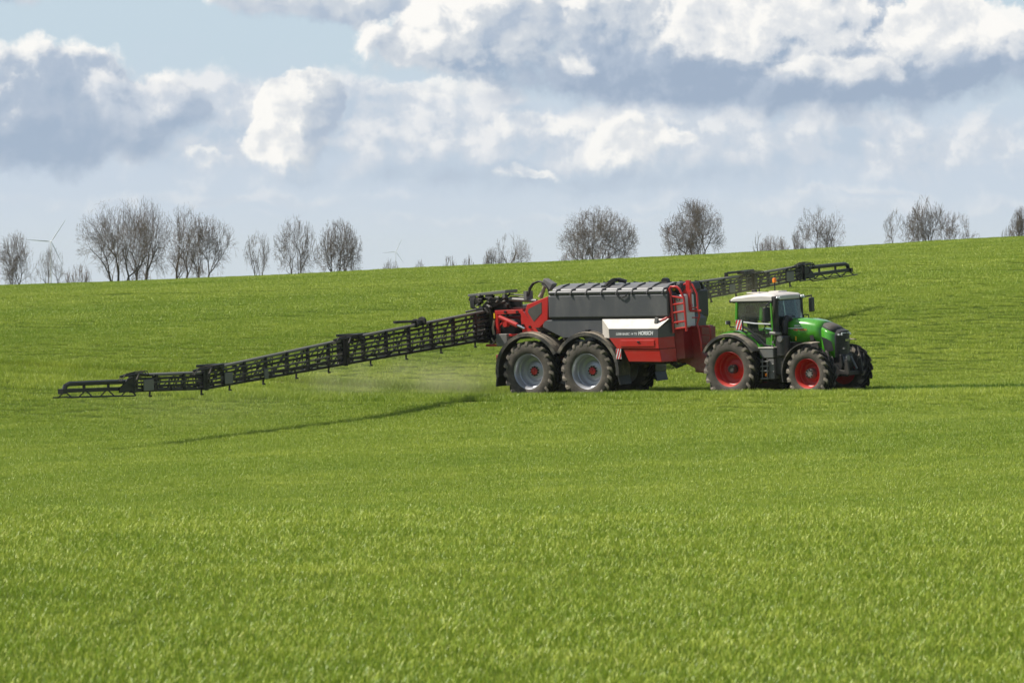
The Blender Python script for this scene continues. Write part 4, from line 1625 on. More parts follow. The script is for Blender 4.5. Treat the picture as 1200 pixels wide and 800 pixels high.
# joints with plates, folding rams, hoses that loop over them
def joint(y, zt, zb, sg, big=False):
    h = zt - zb
    b = MB()
    b.box((BX, y, zb + h * .5), (.22, .08, h + .08))
    b.prism_x([(y - sg * .06, zt), (y + sg * .30, zt - .05), (y + sg * .75, zb + .12), (y + sg * .75, zb), (y - sg * .06, zb)] if not big else [(y - sg * .08, zt), (y + sg * .18, zt), (y + sg * .22, zb), (y - sg * .08, zb)], BX + .06, BX + .10)
    b.tube([(BX + .05, y, zb - .05), (BX + .05, y, zt + .1)], .06, 10)
    b.tube([(BX + .1, y - sg * .9, zt - .02), (BX + .1, y - sg * .2, zt + .06), (BX + .1, y + sg * .7, zt + .03)], .035, 8)
    if big:
        b.tube([(BX - .1, y - sg * 1.6, zt + .12), (BX - .1, y + sg * .25, zt + .15)], .045, 8)
        b.box((BX - .1, y - sg * 1.7, zt + .06), (.1, .12, .16))
        b.box((BX, y - sg * .6, zt + .1), (.3, .5, .12))
    j = b.build('boom_joint', BLACK, SPR)
    q = MB()
    for k in range(3):
        r = .07 + .035 * k
        q.tube([(BX + .08 * k, y - sg * .7, zt - .05), (BX + .08 * k, y - sg * .55, zt + r), (BX + .08 * k, y, zt + r * 1.05), (BX + .08 * k, y + sg * .5, zt + r * .7), (BX + .08 * k, y + sg * .75, zt - .12)], .015, 6)
    q.tube([(BX + .2, y - sg * .12, zt + .06), (BX + .26, y + sg * .1, zt - .1), (BX + .25, y + sg * .12, zb + h * .5), (BX + .15, y, zb + h * .3)], .026, 6)
    q.build('joint_hose', BLACKD, j, True)
    return j


joint(-9.25, 2.54, 1.73, -1, True)
joint(-16.8, 1.97, 1.39, -1, True)
joint(-20.48, 2.0, 1.53, -1)
joint(9.25, 3.38, 2.66, 1, True)
joint(16.77, 3.61, 3.05, 1, True)
joint(20.45, 3.78, 3.29, 1)
# marker arm with reels on top of the near boom, and small plates clipped to it
p = measure(M_SPR, 462, 377.5, 0, BX)
p2 = measure(M_SPR, 497, 376, 0, BX)
MB().tube([(BX, p[0], p[1]), (BX, p2[0], p2[1])], .05, 8).box((BX, p2[0] - .3, p2[1] - .08), (.12, .5, .12)).lathe_y([(0.04, -.05), (.15, -.05), (.15, .05), (.04, .05)], 16, c=(BX, p2[0] - .12, p2[1] + .0)).lathe_y([(0.04, -.05), (.15, -.05), (.15, .05), (.04, .05)], 16, c=(BX, p2[0] - .5, p2[1] - .05)).build('marker_arm', BLACKD, SPR)
for (px, py, w_, h_) in ((174, 451, .5, .35), (268, 443, .42, .36), (312, 438, .2, .3)):
    p = measure(M_SPR, px, py, 0, BX + .1)
    MB().box((BX + .1, p[0], p[1]), (.04, w_, h_)).build('valve_plate', GREYM, SPR, bevel=.015)
for (px, py, w_, h_) in ((926, 324, .55, .35), (858, 338, .4, .3)):
    p = measure(M_SPR, px, py, 0, BX + .1)
    MB().box((BX + .1, p[0], p[1]), (.04, w_, h_)).build('valve_plate', GREYM, SPR, bevel=.015)

# boom centre frame: posts, cross tubes, suspension top, hoses
b = MB()
for y in (-.62, -.3, .3, .62):
    b.box((BX, y, 2.72), (.16, .12, 1.55))
for z in (2.0, 2.3, 2.7, 3.1, 3.45):
    b.box((BX, 0, z), (.14, 1.35, .09))
for y in (-.55, .55):
    b.tube([(BX + .05, y, 2.0), (BX + .45, y, 2.6), (BX + .05, y, 3.3)], .05, 6)
    b.box((BX + .25, y, 3.25), (.5, .12, .25))
    b.box((BX + .30, y, 2.5), (.35, .14, .9))
b.box((BX - .15, -.95, 2.6), (.3, .3, 1.2))
b.box((BX - .15, .95, 2.6), (.3, .3, 1.2))
cf = b.build('boom_carrier', BLACK, SPR, bevel=.01)
a0_, a1_ = S3(553, 345.5, -.6), S3(597, 341.5, -.6)
MB().prism_y([(a0_[0], a0_[2] - .05), (a1_[0], a1_[2] - .05), (a1_[0], a1_[2] + .06), (a0_[0], a0_[2] + .03)], -.85, -.1).build('top_plate', GREYM, cf, bevel=.01)
rnd = random.Random(4)
b = MB()
for i in range(26):
    px, py = rnd.uniform(553, 596), rnd.uniform(346, 362)
    b.box(S3(px, py, rnd.uniform(-.85, -.3)), (rnd.uniform(.06, .28), rnd.uniform(.06, .2), rnd.uniform(.05, .2)), (rnd.uniform(-.6, .6), rnd.uniform(-.8, .8), 0))
b.build('valve_block', [BLACKD], cf, bevel=.006)
b = MB()
for i in range(12):
    px, py = rnd.uniform(556, 592), rnd.uniform(348, 360)
    q = S3(px, py, rnd.uniform(-.95, -.6))
    b.tube([(q[0] - .02, q[1], q[2]), (q[0] + rnd.uniform(.05, .2), q[1] - .04, q[2] + rnd.uniform(-.1, .1))], .03, 6)
b.build('coupling', GREYM, cf, True)
b = MB()
for k in range(8):
    s = rnd.uniform(-.3, .3)
    b.tube([S3(596, 349 + k, -.5 + s * .4), S3(585, 352 + k * .6, -.7), S3(575, 349 + k * 1.6, -.8 + s * .3), S3(566 + k, 358, -.85), S3(566 + k * 2, 372 + k * 2, -.8)], .025, 6)
for k in range(5):
    b.tube([S3(553 + k, 347, -.8), S3(551.5 + k * .8, 353, -.9), S3(552 + k, 360, -.9), S3(560 + k * 2, 363 + k, -.85), S3(571, 365 + k, -.8)], .03, 6)
b.tube([S3(546, 365.5, -.9), S3(562, 362, -.95), S3(569, 362, -1.0), S3(572, 366, -1.0), S3(569.5, 371, -.95)], .04, 8)
b.build('hose_bundle', BLACKD, cf, True)
b = MB()
for k in range(7):
    p = S3(569 - k * .3, 368 + k * 4.6, -.75)
    b.tube([p, (p[0] + .03, p[1] - .5, p[2] - .03)], .03, 6)
b.build('pipe', PIPE, cf, True)
MB().box(S3(579.5, 370, -.95), (.06, .04, .18)).build('reflector', YELLOW, cf)
b = MB().tube([S3(579, 375, -.9), S3(577.5, 384, -.95), S3(579, 392, -.9)], .045, 6)
b.tube([S3(576, 396, -.9), S3(579, 401, -.9), S3(575, 405, -.9)], .03, 6)
b.tube([S3(582, 397, -.8), S3(578, 403, -.8)], .03, 6)
b.build('hose', TAN, cf, True)

# ---- front end: gooseneck, ladder, rails, rinse tank
gn = [SP(p[0], p[1], -.45) for p in ((786, 385), (822, 383.5), (823, 413), (829, 418), (829, 436), (823, 436), (806, 427), (786, 423))]
MB().prism_y(gn, -.45, .45).build('gooseneck', RED_DUST, SPR, bevel=.02)
b = MB()
for (px, py, w_, h_) in ((799, 399, .03, .85), (812, 404, .5, .03), (814, 420, .4, .03)):
    p = SP(px, py, -.455)
    b.box((p[0], -.46, p[1]), (w_, .02, h_))
for (px, py) in ((791, 411), (791, 415.5), (808, 424)):
    p = SP(px, py, -.45)
    b.lathe_y([(0, -.025), (.04, -.025), (.04, .01), (0, .01)], 10, c=(p[0], -.455, p[1]))
b.build('gusset', RED_DUST, SPR)
xh = SP(826, 430, 0)[0]
MB().prism_y([(xh - .3, 1.25), (xh + .9, 1.02), (xh + 1.28, .98), (xh + 1.28, .82), (xh + .7, .80), (xh - .3, .92)], -.14, .14).build('drawbar', RED_DUST, SPR, bevel=.02)
fw = [SP(p[0], p[1], -.98) for p in ((787, 384), (800, 384), (803, 420), (787, 422))]
MB().prism_y(fw, -.98, .98).build('front_wall', RED_DUST, SPR, bevel=.02)
b = MB()
LY = -1.14
b.tube([S3(789.5, 390, LY), S3(786, 346, LY), S3(784.6, 338, LY), S3(786, 336, LY), S3(793, 336, LY), S3(796, 338.5, LY), S3(801.5, 349, LY), S3(802.2, 356, LY), S3(804.6, 388, LY)], .042, 8)
b.tube([S3(790.2, 347, LY + .1), S3(793.8, 380, LY + .1)], .03, 6)
for (py) in (355.5, 365, 376.5, 384):
    b.tube([S3(787 + (py - 346) * .08, py + 1.5, LY), S3(802.5 + (py - 354) * .06, py - .5, LY)], .03, 6)
b.tube([S3(786, 347, LY), S3(802, 349.5, LY)], .03, 6)
b.build('ladder', RED, SPR, True)
b = MB()
LY2 = -.55
b.tube([S3(799.6, 341, LY2), S3(800, 334.5, LY2), S3(803, 332.5, LY2), S3(808.8, 331.6, LY2), S3(811, 333, LY2), S3(816.6, 344, LY2), S3(818, 361, LY2), S3(819.6, 370.5, LY2), S3(816.9, 379.5, LY2), S3(819, 385, LY2), S3(821.5, 402, LY2), S3(822.3, 412, LY2)], .036, 8)
b.box(((S3(807, 340, LY2)[0]), LY2, (S3(807, 328.5, LY2)[2] + S3(807, 363, LY2)[2]) / 2), (.15, .12, 1.0))
b.tube([S3(800, 341.5, LY2), S3(811, 340.5, LY2)], .09, 4)
b.tube([S3(801, 358.5, LY2), S3(811, 357.5, LY2)], .06, 4)
b.tube([S3(809, 364, LY2), S3(821.5, 364.2, LY2)], .042, 6)
b.tube([S3(809, 360, LY2), S3(810, 365, LY2)], .05, 6)
for py in (360.5, 372):
    b.tube([S3(811, py, LY2), S3(818.5, py, LY2)], .02, 6)
b.build('access_rail', RED, SPR, True)
b = MB()
b.tube([S3(804.5, 383.5, -.5), S3(822, 382.3, -.5), S3(831, 382, -.5), S3(832.3, 384, -.5), S3(833.3, 393, -.5)], .036, 8)
b.tube([S3(821.7, 383, -.5), S3(823, 410, -.5)], .028, 6)
b.tube([S3(822, 392.5, -.5), S3(833, 392.5, -.5)], .022, 6)
b.tube([S3(822.5, 402.5, -.5), S3(830, 402.5, -.5)], .022, 6)
b.tube([S3(833.3, 392.5, -.5), S3(830.5, 403, -.5)], .026, 6)
b.build('platform_rail', RED_DUST, SPR, True)
w_ = [SP(p[0], p[1], -1.0) for p in ((787.5, 347), (798.5, 345), (801, 384), (790, 385.5))]
cn = MB().prism_y(w_, -1.0, -.2).build('rinse_tank', WHITEP, SPR, bevel=.06)
p = SP(794.3, 349, -1.02)
MB().lathe_y([(0, -.05), (.10, -.05), (.10, .02), (0, .02)], 18, c=(p[0], -1.02, p[1])).build('cap', GREYM, cn)
w_ = [SP(p[0], p[1], -.7) for p in ((786, 334), (797, 330.5), (799.5, 336), (800, 342), (787, 344))]
hd = MB().prism_y(w_, -.72, .5).build('hand_wash_tank', BLACKP, SPR, bevel=.06)
p = S3(789.8, 339, -.73)
MB().lathe_y([(0, -.02), (.045, -.02), (.045, .01), (0, .01)], 12, c=(p[0], p[1], p[2])).build('sticker', YELLOW, hd)
w_ = [SP(p[0], p[1], -.2) for p in ((804, 366), (808, 369), (813, 373), (813, 384), (804, 384))]
MB().prism_y(w_, -.25, .6).build('tool_box', TANK, SPR, bevel=.02)
MB().box((x1 + .08, .25, 3.2), (.16, 1.7, .9)).build('tank_front_end', BLACKP, SPR, bevel=.05)
MB().tube([S3(781, 337, -1.05), S3(782.2, 352, -1.05), S3(783.2, 365, -1.05)], .045, 8).build('vent_pipe', CREAM, SPR, True)
MB().tube([S3(774, 376, -1.3), S3(780, 373.5, -1.25), S3(785.5, 370, -1.1), S3(786, 362, -1.0)], .05, 8).build('grab_rail', RED, SPR, True)
MB().box(S3(769.3, 375.5, -1.35), (.12, .08, .2), (0, .2, 0)).build('side_lamp', GREYM, SPR, bevel=.01)
MB().tube([S3(786, 425, -.6), S3(793, 430, -.55), S3(800, 427, -.5)], .05, 6).tube([S3(789, 423, -.7), S3(795, 428, -.6), S3(804, 426, -.5)], .04, 6).build('cable_loop', BLACK, SPR, True)

# ------------------------------------------------------------------ the tractor
TRA = empty('tractor')
TRA.matrix_world = M_TRA
tag(TRA, 'green tractor with white cab roof and red wheel rims, pulling the sprayer', 'tractor')

# wheels
r0 = make_wheel(TRA, 1.025, .62, .565, 18, .085, RED_RIM, BLACKD, .36, .15, 10, True)
r0.location = (0, -1.05, 1.02)
r1 = copy_part(r0, TRA)
r1.location = (0, 1.05, 1.02)
r1.rotation_euler = (0, .5, math.pi)
f0 = make_wheel(TRA, .86, .56, .475, 17, .075, RED_RIM, GREYM, .34, .17, 8, True)
f0.location = (3.1, -1.08, .855)
f0.rotation_euler = (0, 0, R_(-2))
f1 = copy_part(f0, TRA)
f1.location = (3.1, 1.08, .855)
f1.rotation_euler = (0, .3, math.pi + R_(-2))

# transmission and front axle
b = MB()
b.prism_y([(-.45, .75), (-.45, 1.5), (1.6, 1.5), (1.7, 1.6), (3.7, 1.55), (3.85, 1.0), (3.4, .72), (2.4, .72), (1.5, .5), (.3, .55)], -.34, .34)
b.build('gearbox', BLACKD, TRA, bevel=.03)
MB().box((0, 0, 1.02), (.32, 1.5, .34)).build('axle', BLACKD, TRA, bevel=.03)
MB().box((3.1, 0, .86), (.26, 1.6, .26)).box((3.1, -.62, .88), (.34, .2, .36)).box((3.1, .62, .88), (.34, .2, .36)).build('axle', BLACKD, TRA, bevel=.03)

# rear mudguards: grey rubber over green
for sy in (-1, 1):
    b = MB().arc_band((0, 1.02), 1.14, R_(30), R_(150), -1.38, -.80, .05, 26, .06)
    if sy > 0:
        b.v = [(x, -y, z) for x, y, z in b.v]
    g = b.build('rear_mudguard', MUDG, TRA, True)
    b = MB().arc_band((0, 1.02), 1.20, R_(20), R_(122), -.98, -.62, .06, 22)
    poly = [(.0 + 1.24 * math.cos(a), 1.02 + 1.24 * math.sin(a)) for a in np.linspace(R_(18), R_(120), 16)] + [(-.35, 1.7), (.9, 1.35)]
    b.prism_y(poly, -.70, -.64)
    if sy > 0:
        b.v = [(x, -y, z) for x, y, z in b.v]
    b.build('green_inner_guard', GREEN, g, True)
    b = MB().arc_band((0, 1.02), 1.262, R_(40), R_(62), -.95, -.80, .012, 8)
    if sy > 0:
        b.v = [(x, -y, z) for x, y, z in b.v]
    b.build('vent_panel', BLACKP, g, True)
    # front mudguards
    b = MB().arc_band((3.1, .855), 1.0, R_(78), R_(196), -1.36, -.84, .025, 22, .02)
    b.tube([(2.6, -.95, 1.72), (2.5, -.6, 1.4), (2.6, -.4, 1.2)], .04, 6)
    if sy > 0:
        b.v = [(x, -y, z) for x, y, z in b.v]
    b.build('front_mudguard', MUDG, TRA, True)

# cab
YC = -.74
ca = lambda px, py, y=YC: TP(px, py, y)
rear_t, rear_b = ca(863.5, 354), ca(863, 378)
fr_t, fr_b = ca(909.5, 352.5), ca(912.5, 391)
low_f, low_m = ca(903, 406), ca(896, 404)
mid_l = ca(880, 388)
zr = rear_t[1]
cab = empty('cab', TRA)


def pillar(name, pts, r, mat, y=YC, sides=4):
    for sy in (-1, 1):
        MB().tube([(p[0], sy * abs(y), p[1]) for p in pts], r, sides).build(name, mat, cab, bevel=.008)


pillar('rear_pillar', [rear_t, rear_b], .055, GREEN)
pillar('front_pillar', [(fr_t[0], fr_t[1] + .05), (fr_b[0] - .02, fr_b[1]), (fr_b[0] - .08, low_f[1])], .055, BLACKP)
pillar('door_pillar', [ca(903.5, 354), ca(905.5, 384), ca(904.5, 404)], .04, GREEN)
pillar('lower_rail', [rear_b, mid_l, low_m, low_f], .05, BLACKP)
pillar('roof_rail', [(rear_t[0], zr), (fr_t[0], fr_t[1])], .05, BLACKP)
pillar('door_bar', [ca(866, 376.6), ca(885, 379), ca(903.5, 379.6)], .028, WHITEP, .765)
side = [rear_t, fr_t, fr_b, low_f, low_m, mid_l, rear_b]
for sy in (-1, 1):
    MB().prism_y(side, sy * (abs(YC) - .012), sy * abs(YC)).build('side_window', GLASS, cab)
zf = fr_t[1]
ws = MB()
for (ya, yb, da, db) in ((-.70, -.35, 0, .07), (-.35, .35, .07, .07), (.35, .70, .07, 0)):
    ws.add([(fr_b[0] + da + .03, ya, fr_b[1] + .05), (fr_b[0] + db + .03, yb, fr_b[1] + .05), (fr_t[0] + db * .6, yb, zf), (fr_t[0] + da * .6, ya, zf)], [(0, 1, 2, 3)])
o = ws.build('windscreen', GLASS, cab)
sm = o.modifiers.new('thick', 'SOLIDIFY')
sm.thickness = .012
rw = MB().add([(rear_b[0], -.68, rear_b[1]), (rear_b[0], .68, rear_b[1]), (rear_t[0], .68, rear_t[1]), (rear_t[0], -.68, rear_t[1])], [(0, 1, 2, 3)])
o = rw.build('rear_window', GLASS, cab)
sm = o.modifiers.new('thick', 'SOLIDIFY')
sm.thickness = .012
# roof: pale, domed, darker underside and cheeks with lamps
ra, rb = ca(856.5, 351)[0], ca(908.5, 351)[0]
zlo = zr + .0
prof = [(ra, zlo + .02), (ra - .01, zlo + .10), (ra + .12, zlo + .18), (ra + .8, zlo + .27), (rb - .5, zlo + .29), (rb - .05, zlo + .25), (rb + .06, zlo + .17), (rb + .06, zlo + .05), (rb - .1, zlo + .02)]
b = MB()
ys = [-.80, -.72, -.45, 0, .45, .72, .80]
sc = [.62, .9, 1.0, 1.05, 1.0, .9, .62]
m_ = len(prof)
for y, s in zip(ys, sc):
    for (x, z) in prof:
        xx = (x - (ra + rb) / 2) * (.97 if abs(y) > .75 else 1.0) + (ra + rb) / 2
        b.v.append((xx, y, zlo + .02 + (z - zlo - .02) * s))
for i in range(len(ys) - 1):
    for q in range(m_):
        q2 = (q + 1) % m_
        b.f.append((i * m_ + q, i * m_ + q2, (i + 1) * m_ + q2, (i + 1) * m_ + q))
        b.mi.append(0)
b.f.append(tuple(range(m_)))
b.f.append(tuple((len(ys) - 1) * m_ + q for q in range(m_ - 1, -1, -1)))
b.mi += [0, 0]
rf = b.build('roof', ROOFW, TRA, True, bevel=.015)
MB().box(((ra + rb) / 2 - .02, 0, zlo - .01), (rb - ra - .15, 1.46, .05)).build('headliner', BLACKP, rf)
MB().box((ra + .75, -.3, zlo + .285), (.5, .5, .04)).box((ra + 1.25, .2, zlo + .30), (.4, .5, .04)).build('roof_hatch', ROOFW, rf, bevel=.015)
for sy in (-1, 1):
    h = MB().box((rb + .0, sy * .72, zlo + .10), (.20, .22, .15), (0, 0, sy * .2)).build('lamp_housing', BLACKP, rf, bevel=.03)
    for dy in (-.055, .06):
        q = MB()
        q.lathe_y([(0, -.03), (.05, -.03), (.05, .01), (0, .01)], 14)
        l = q.build('work_lamp', LAMP, h)
        l.rotation_euler = (0, 0, R_(90))
        l.location = (rb + .10, sy * .72 + dy, zlo + .11)
    MB().box((ra + .0, sy * .74, zlo + .03), (.10, .10, .10)).build('rear_lamp', BLACKP, rf, bevel=.02)
bk = TP(908, 339, .25)
st = MB().tube([(bk[0], .25, bk[1] - .1), (bk[0], .25, TP(908, 331, .25)[1])], .022, 8).build('beacon_stem', BLACKP, rf)
bt = TP(908, 328.5, .25)[1]
q = MB().lathe_y([(0, -.085), (.05, -.08), (.07, -.04), (.07, .07), (0, .075)], 16)
bc = q.build('beacon', ORANGE, rf, True)
bc.rotation_euler = (R_(-90), 0, 0)
bc.location = (bk[0], .25, bt)
a_ = T3(884, 342, -.3)
MB().box((a_[0], a_[1], a_[2] + .03), (.16, .1, .09)).build('antenna', BLACKD, rf, bevel=.01)
# inside the cab
b = MB()
b.box((.35, 0, 2.05), (.55, .55, .14))
b.box((.10, 0, 2.45), (.14, .52, .78), (0, -.12, 0))
b.box((.06, 0, 2.95), (.10, .28, .22))
b.box((.35, 0, 1.8), (.35, .35, .4))
b.build('seat', SEATM, cab, bevel=.05)
b = MB().box((1.28, 0, 2.05), (.22, .35, .7), (0, .25, 0)).box((.55, -.42, 2.15), (.6, .16, .14)).box((.95, -.46, 2.5), (.05, .26, .18), (0, -.3, 0)).tube([(.8, -.45, 2.2), (.95, -.46, 2.45)], .025, 6)
b.build('console', SEATM, cab, bevel=.02)
ring = [(1.12 + .08 * math.cos(t), .2 * math.sin(t), 2.45 + .19 * math.cos(t)) for t in np.linspace(0, 2 * math.pi, 21)]
MB().tube(ring, .018, 6).build('steering_wheel', BLACKP, cab, True)
MB().box((.6, 0, 1.58), (1.8, 1.3, .08)).build('cab_floor', BLACKP, cab)
MB().box((1.05, -.35, zr - .12), (.5, .4, .12)).build('sun_visor', SEATM, cab)

# bonnet
st_ = []
def hs(x, hw, zb, zs, zt):
    return [(x, -hw, zb), (x, -hw, (zb + zs) / 2), (x, -hw, zs - .06), (x, -hw + .05, zs + .02), (x, -hw + .17, zt - .02), (x, 0, zt),
            (x, hw - .17, zt - .02), (x, hw - .05, zs + .02), (x, hw, zs - .06), (x, hw, (zb + zs) / 2), (x, hw, zb)]


HY = -.46
hp = lambda px, py: TP(px, py, HY)
xb = hp(923, 380)[0]
S_ = [hs(xb - .02, .45, hp(923, 400)[1], hp(923, 377.5)[1], hp(923, 375)[1] + .06),
      hs(hp(943, 380)[0], .46, hp(943, 401)[1], hp(943, 378.5)[1], hp(943, 375)[1] + .05),
      hs(hp(954, 380)[0], .46, hp(954, 396)[1], hp(954, 380.5)[1], hp(954, 377)[1] + .05),
      hs(hp(962, 380)[0], .45, hp(962, 412)[1], hp(962, 384.0)[1], hp(962, 380)[1] + .05),
      hs(hp(970, 388)[0], .44, hp(970, 418)[1], hp(970, 388)[1], hp(970, 384)[1] + .07),
      hs(hp(977, 391)[0], .42, hp(977, 419)[1], hp(977, 391)[1], hp(977, 388.5)[1] + .07)]
k_ = 11
def loft(secs, idx, name, mat, parent, cap0=False, cap1=False):
    b = MB()
    for s in secs:
        b.v += [s[i] for i in idx]
    n = len(idx)
    for i in range(len(secs) - 1):
        for q in range(n - 1):
            b.f.append((i * n + q, i * n + q + 1, (i + 1) * n + q + 1, (i + 1) * n + q))
            b.mi.append(0)
    if cap0:
        b.f.append(tuple(range(n)))
        b.mi.append(0)
    o = b.build(name, mat, parent, True)
    md = o.modifiers.new('thick', 'SOLIDIFY')
    md.thickness = .02
    md.offset = -1
    return o


bon = loft(S_[:4], list(range(11)), 'bonnet', GREEN, TRA, cap0=True)
# lower green cheeks run on to the front edge, the top ahead of the crease is dark
for rng_ in ((0, 1, 2, 3), (10, 9, 8, 7)):
    loft(S_[3:6], list(rng_), 'cheek', GREEN, bon)
loft(S_[3:6], [3, 4, 5, 6, 7], 'nose_cover', BLACKD, bon)
fx = S_[5][0][0]
nose = MB()
fr_top = [p for p in S_[5]]
tip = [(p[0] + .18 * (1 - (p[1] / .46) ** 2) + .02, p[1] * .96, p[2] - .05 if i in (3, 4, 5, 6, 7) else p[2]) for i, p in enumerate(fr_top)]
nose.v += fr_top + tip
for i in range(10):
    nose.f.append((i, i + 1, 11 + i + 1, 11 + i))
    nose.mi.append(0)
# the face, in vertical strips so that it curves
low = [(p[0] - .02, p[1] * .92, S_[5][0][2] - .02) for p in tip]
b0 = len(nose.v)
nose.v += low
for i in range(10):
    nose.f.append((11 + i, 11 + i + 1, b0 + i + 1, b0 + i))
    nose.mi.append(0)
nose.build('grille', BLACKP, bon, True)
gr = MB()
for k in range(9):
    z = S_[5][0][2] + .06 + k * .085
    gr.tube([(fx + .13, -.33, z), (fx + .205, 0, z), (fx + .13, .33, z)], .012, 4)
gr.build('grille_bars', BLACK, bon)
for y in (-.34, -.24, .24, .34):
    xx = fx + .18 * (1 - (y / .46) ** 2) + .05
    MB().box((xx - .01, y, S_[5][3][2] - .06), (.05, .07, .05)).build('headlamp', LAMP, bon, bevel=.01)
MB().box((fx + .17, 0, S_[5][3][2] - .01), (.05, .5, .03)).build('lamp_strip', LAMP, bon, bevel=.008)
# dark side vents inside the cheeks
_sx = [q[0][0] for q in S_]
_sw = [-q[0][1] for q in S_]
hwid = lambda x: float(np.interp(x, _sx, _sw))
for sy in (-1, 1):
    for nm, pts, mt in (('side_vent', ((962.5, 394.5), (968, 396.5), (973.8, 400), (976.5, 410.8), (967, 412.5)), BLACKP), ('side_grille', ((949, 393.0), (953, 392.2), (954.5, 398), (950, 399.5)), BLACKD)):
        vp = [hp(*q) for q in pts]
        m_ = MB()
        m_.add([(x, sy * (hwid(x) + .008), z) for x, z in vp] + [(x, sy * (hwid(x) - .02), z) for x, z in vp],
               [tuple(range(len(vp)))] + [(i, (i + 1) % len(vp), (i + 1) % len(vp) + len(vp), i + len(vp)) for i in range(len(vp))])
        m_.build(nm, mt, bon)
    vp = [hp(923.5, 401.5), hp(957, 399), hp(960, 412), hp(924, 414)]
    MB().prism_y(vp, sy * .43, sy * .40).build('engine_side', BLACKD, bon)
p = hp(933, 396.5)
MB().box((p[0], HY - .012, p[1]), (.05, .012, .14)).build('sticker', YELLOW, bon)
p, p2 = hp(923.6, 385.2), hp(941, 385.2)
MB().box(((p[0] + p2[0]) / 2, HY - .008, p[1] + .02), (p2[0] - p[0], .012, .022)).build('stripe', LETTER, bon)
p, p2 = hp(930, 387.3), hp(945.5, 387.3)
text_mesh('lettering', 'FENDT', .075, LETTER, bon, (hp(931, 382.7)[0], HY - .012, hp(931, 382.7)[1]), (R_(90), 0, 0), .15, .24, .001)
text_mesh('lettering', '942 VARIO', .075, LETTER_R, bon, (p[0], HY - .020, p[1] + .0), (R_(90), 0, 0), .15, p2[0] - p[0], .001)
text_mesh('lettering', 'FENDT', .085, LETTER_Y, bon, (fx + .215, -.10, S_[5][3][2] - .28), (R_(90), 0, R_(90)), 0, .22, .003)
h0, h1 = T3(942, 374, .42), T3(948, 374.3, .42)
MB().tube([h0, (h0[0], .42, h0[2] + .13), (h0[0] + .03, .42, h0[2] + .16), (h1[0] - .02, .42, h1[2] + .16), (h1[0], .42, h1[2] + .13), h1], .02, 6).build('grab_handle', BLACKP, bon, True)
p = T3(960, 374, .7)
MB().box(p, (.10, .10, .09)).tube([p, (p[0] - .1, .5, p[2] - .35)], .02, 6).build('side_marker', BLACKP, TRA, bevel=.02)

# front linkage
b = MB()
b.prism_y([(3.45, .75), (3.5, 1.5), (3.80, 1.42), (3.84, 1.05), (3.7, .7)], -.36, .36)
b.build('front_support', BLACKD, TRA, bevel=.03)
for sy in (-1, 1):
    MB().prism_y([(3.55, .98), (3.76, .74), (4.04, .70), (4.14, .80), (4.08, 1.26), (3.98, 1.26), (3.95, .90), (3.78, .92), (3.62, 1.14)], sy * .36, sy * .44).build('linkage_arm', BLACKD, TRA, bevel=.015)
    MB().tube([(3.78, sy * .22, 1.34), (3.98, sy * .28, .92)], .045, 10).build('linkage_ram', GREYM, TRA, True)
MB().box((3.96, 0, .80), (.12, .80, .14)).box((3.86, 0, 1.22), (.10, .24, .16)).build('linkage_beam', BLACKD, TRA, bevel=.02)
q = MB().lathe_y([(0, -.03), (.10, -.03), (.11, .02), (.0, .03)], 18)
q = q.build('coupler', GREYM, TRA, True)
q.rotation_euler = (0, 0, R_(90))
q.location = (3.92, -.16, 1.30)
MB().box((3.9, -.33, 1.62), (.06, .06, .06)).build('front_fitting', GREYM, TRA)

# right side: tool box, steps, air-cleaner, exhaust stack
SY = -1.0
a, c = TP(886.5, 408.7, SY), TP(906.5, 419.5, SY)
MB().prism_y([(a[0], a[1]), (c[0], a[1]), (c[0], c[1]), (a[0] + .22, c[1])], SY, -.45).build('tool_box', GREYM, TRA, bevel=.025)
MB().box(((a[0] + c[0]) / 2, (SY - .45) / 2, a[1] + .025), (c[0] - a[0] + .05, .58, .05)).build('tool_box_lid', CREAM, TRA, bevel=.015)
s0 = TP(893.2, 421, -1.02)
stp = MB()
for py in (423.5, 429, 434.5, 443.5):
    p = TP(896.5, py, -1.05)
    stp.box((p[0], -.92, p[1]), (.30, .34, .04))
for px in (893.6, 899.3):
    p, p2 = TP(px, 420, -1.06), TP(px, 444.5, -1.06)
    stp.tube([(p[0], -1.06, p[1]), (p2[0], -1.06, p2[1])], .022, 6)
stp.build('steps', GREYM, TRA, bevel=.006)
p = TP(897.7, 439, -1.1)
MB().box((p[0], -1.1, p[1]), (.06, .02, .09)).build('side_reflector', ORANGE, TRA)
a, c = TP(900, 420.5, -.98), TP(907.8, 444, -.98)
b = MB().box(((a[0] + c[0]) / 2, -.80, (a[1] + c[1]) / 2), (c[0] - a[0], .36, a[1] - c[1]))
b.box(((a[0] + c[0]) / 2, -.985, a[1] - .17), (c[0] - a[0] + .02, .04, .04)).box(((a[0] + c[0]) / 2, -.985, a[1] - .42), (c[0] - a[0] + .02, .04, .04))
b.build('battery_box', GREYM, TRA, bevel=.02)
p, p2 = TP(917, 394, -.85), TP(917, 417, -.85)
zc = (p[1] + p2[1]) / 2
ac = MB()
ac.lathe_y([(0, -.34), (.19, -.34), (.225, -.30), (.225, .30), (.19, .34), (0, .34)], 26)
ac = ac.build('exhaust_cleaner', BLACKP, TRA, True)
ac.rotation_euler = (R_(90), 0, 0)
ac.location = (p[0], -.80, zc)
q0, q1, q2 = TP(909.3, 351, -.88), TP(909.2, 388, -.88), TP(912, 394, -.86)
MB().tube([(q2[0], -.82, q2[1] - .05), (q1[0], -.88, q1[1]), (q0[0], -.88, q0[1] + .04)], [.11, .105, .085], 14).build('exhaust_stack', BLACKD, TRA, True)
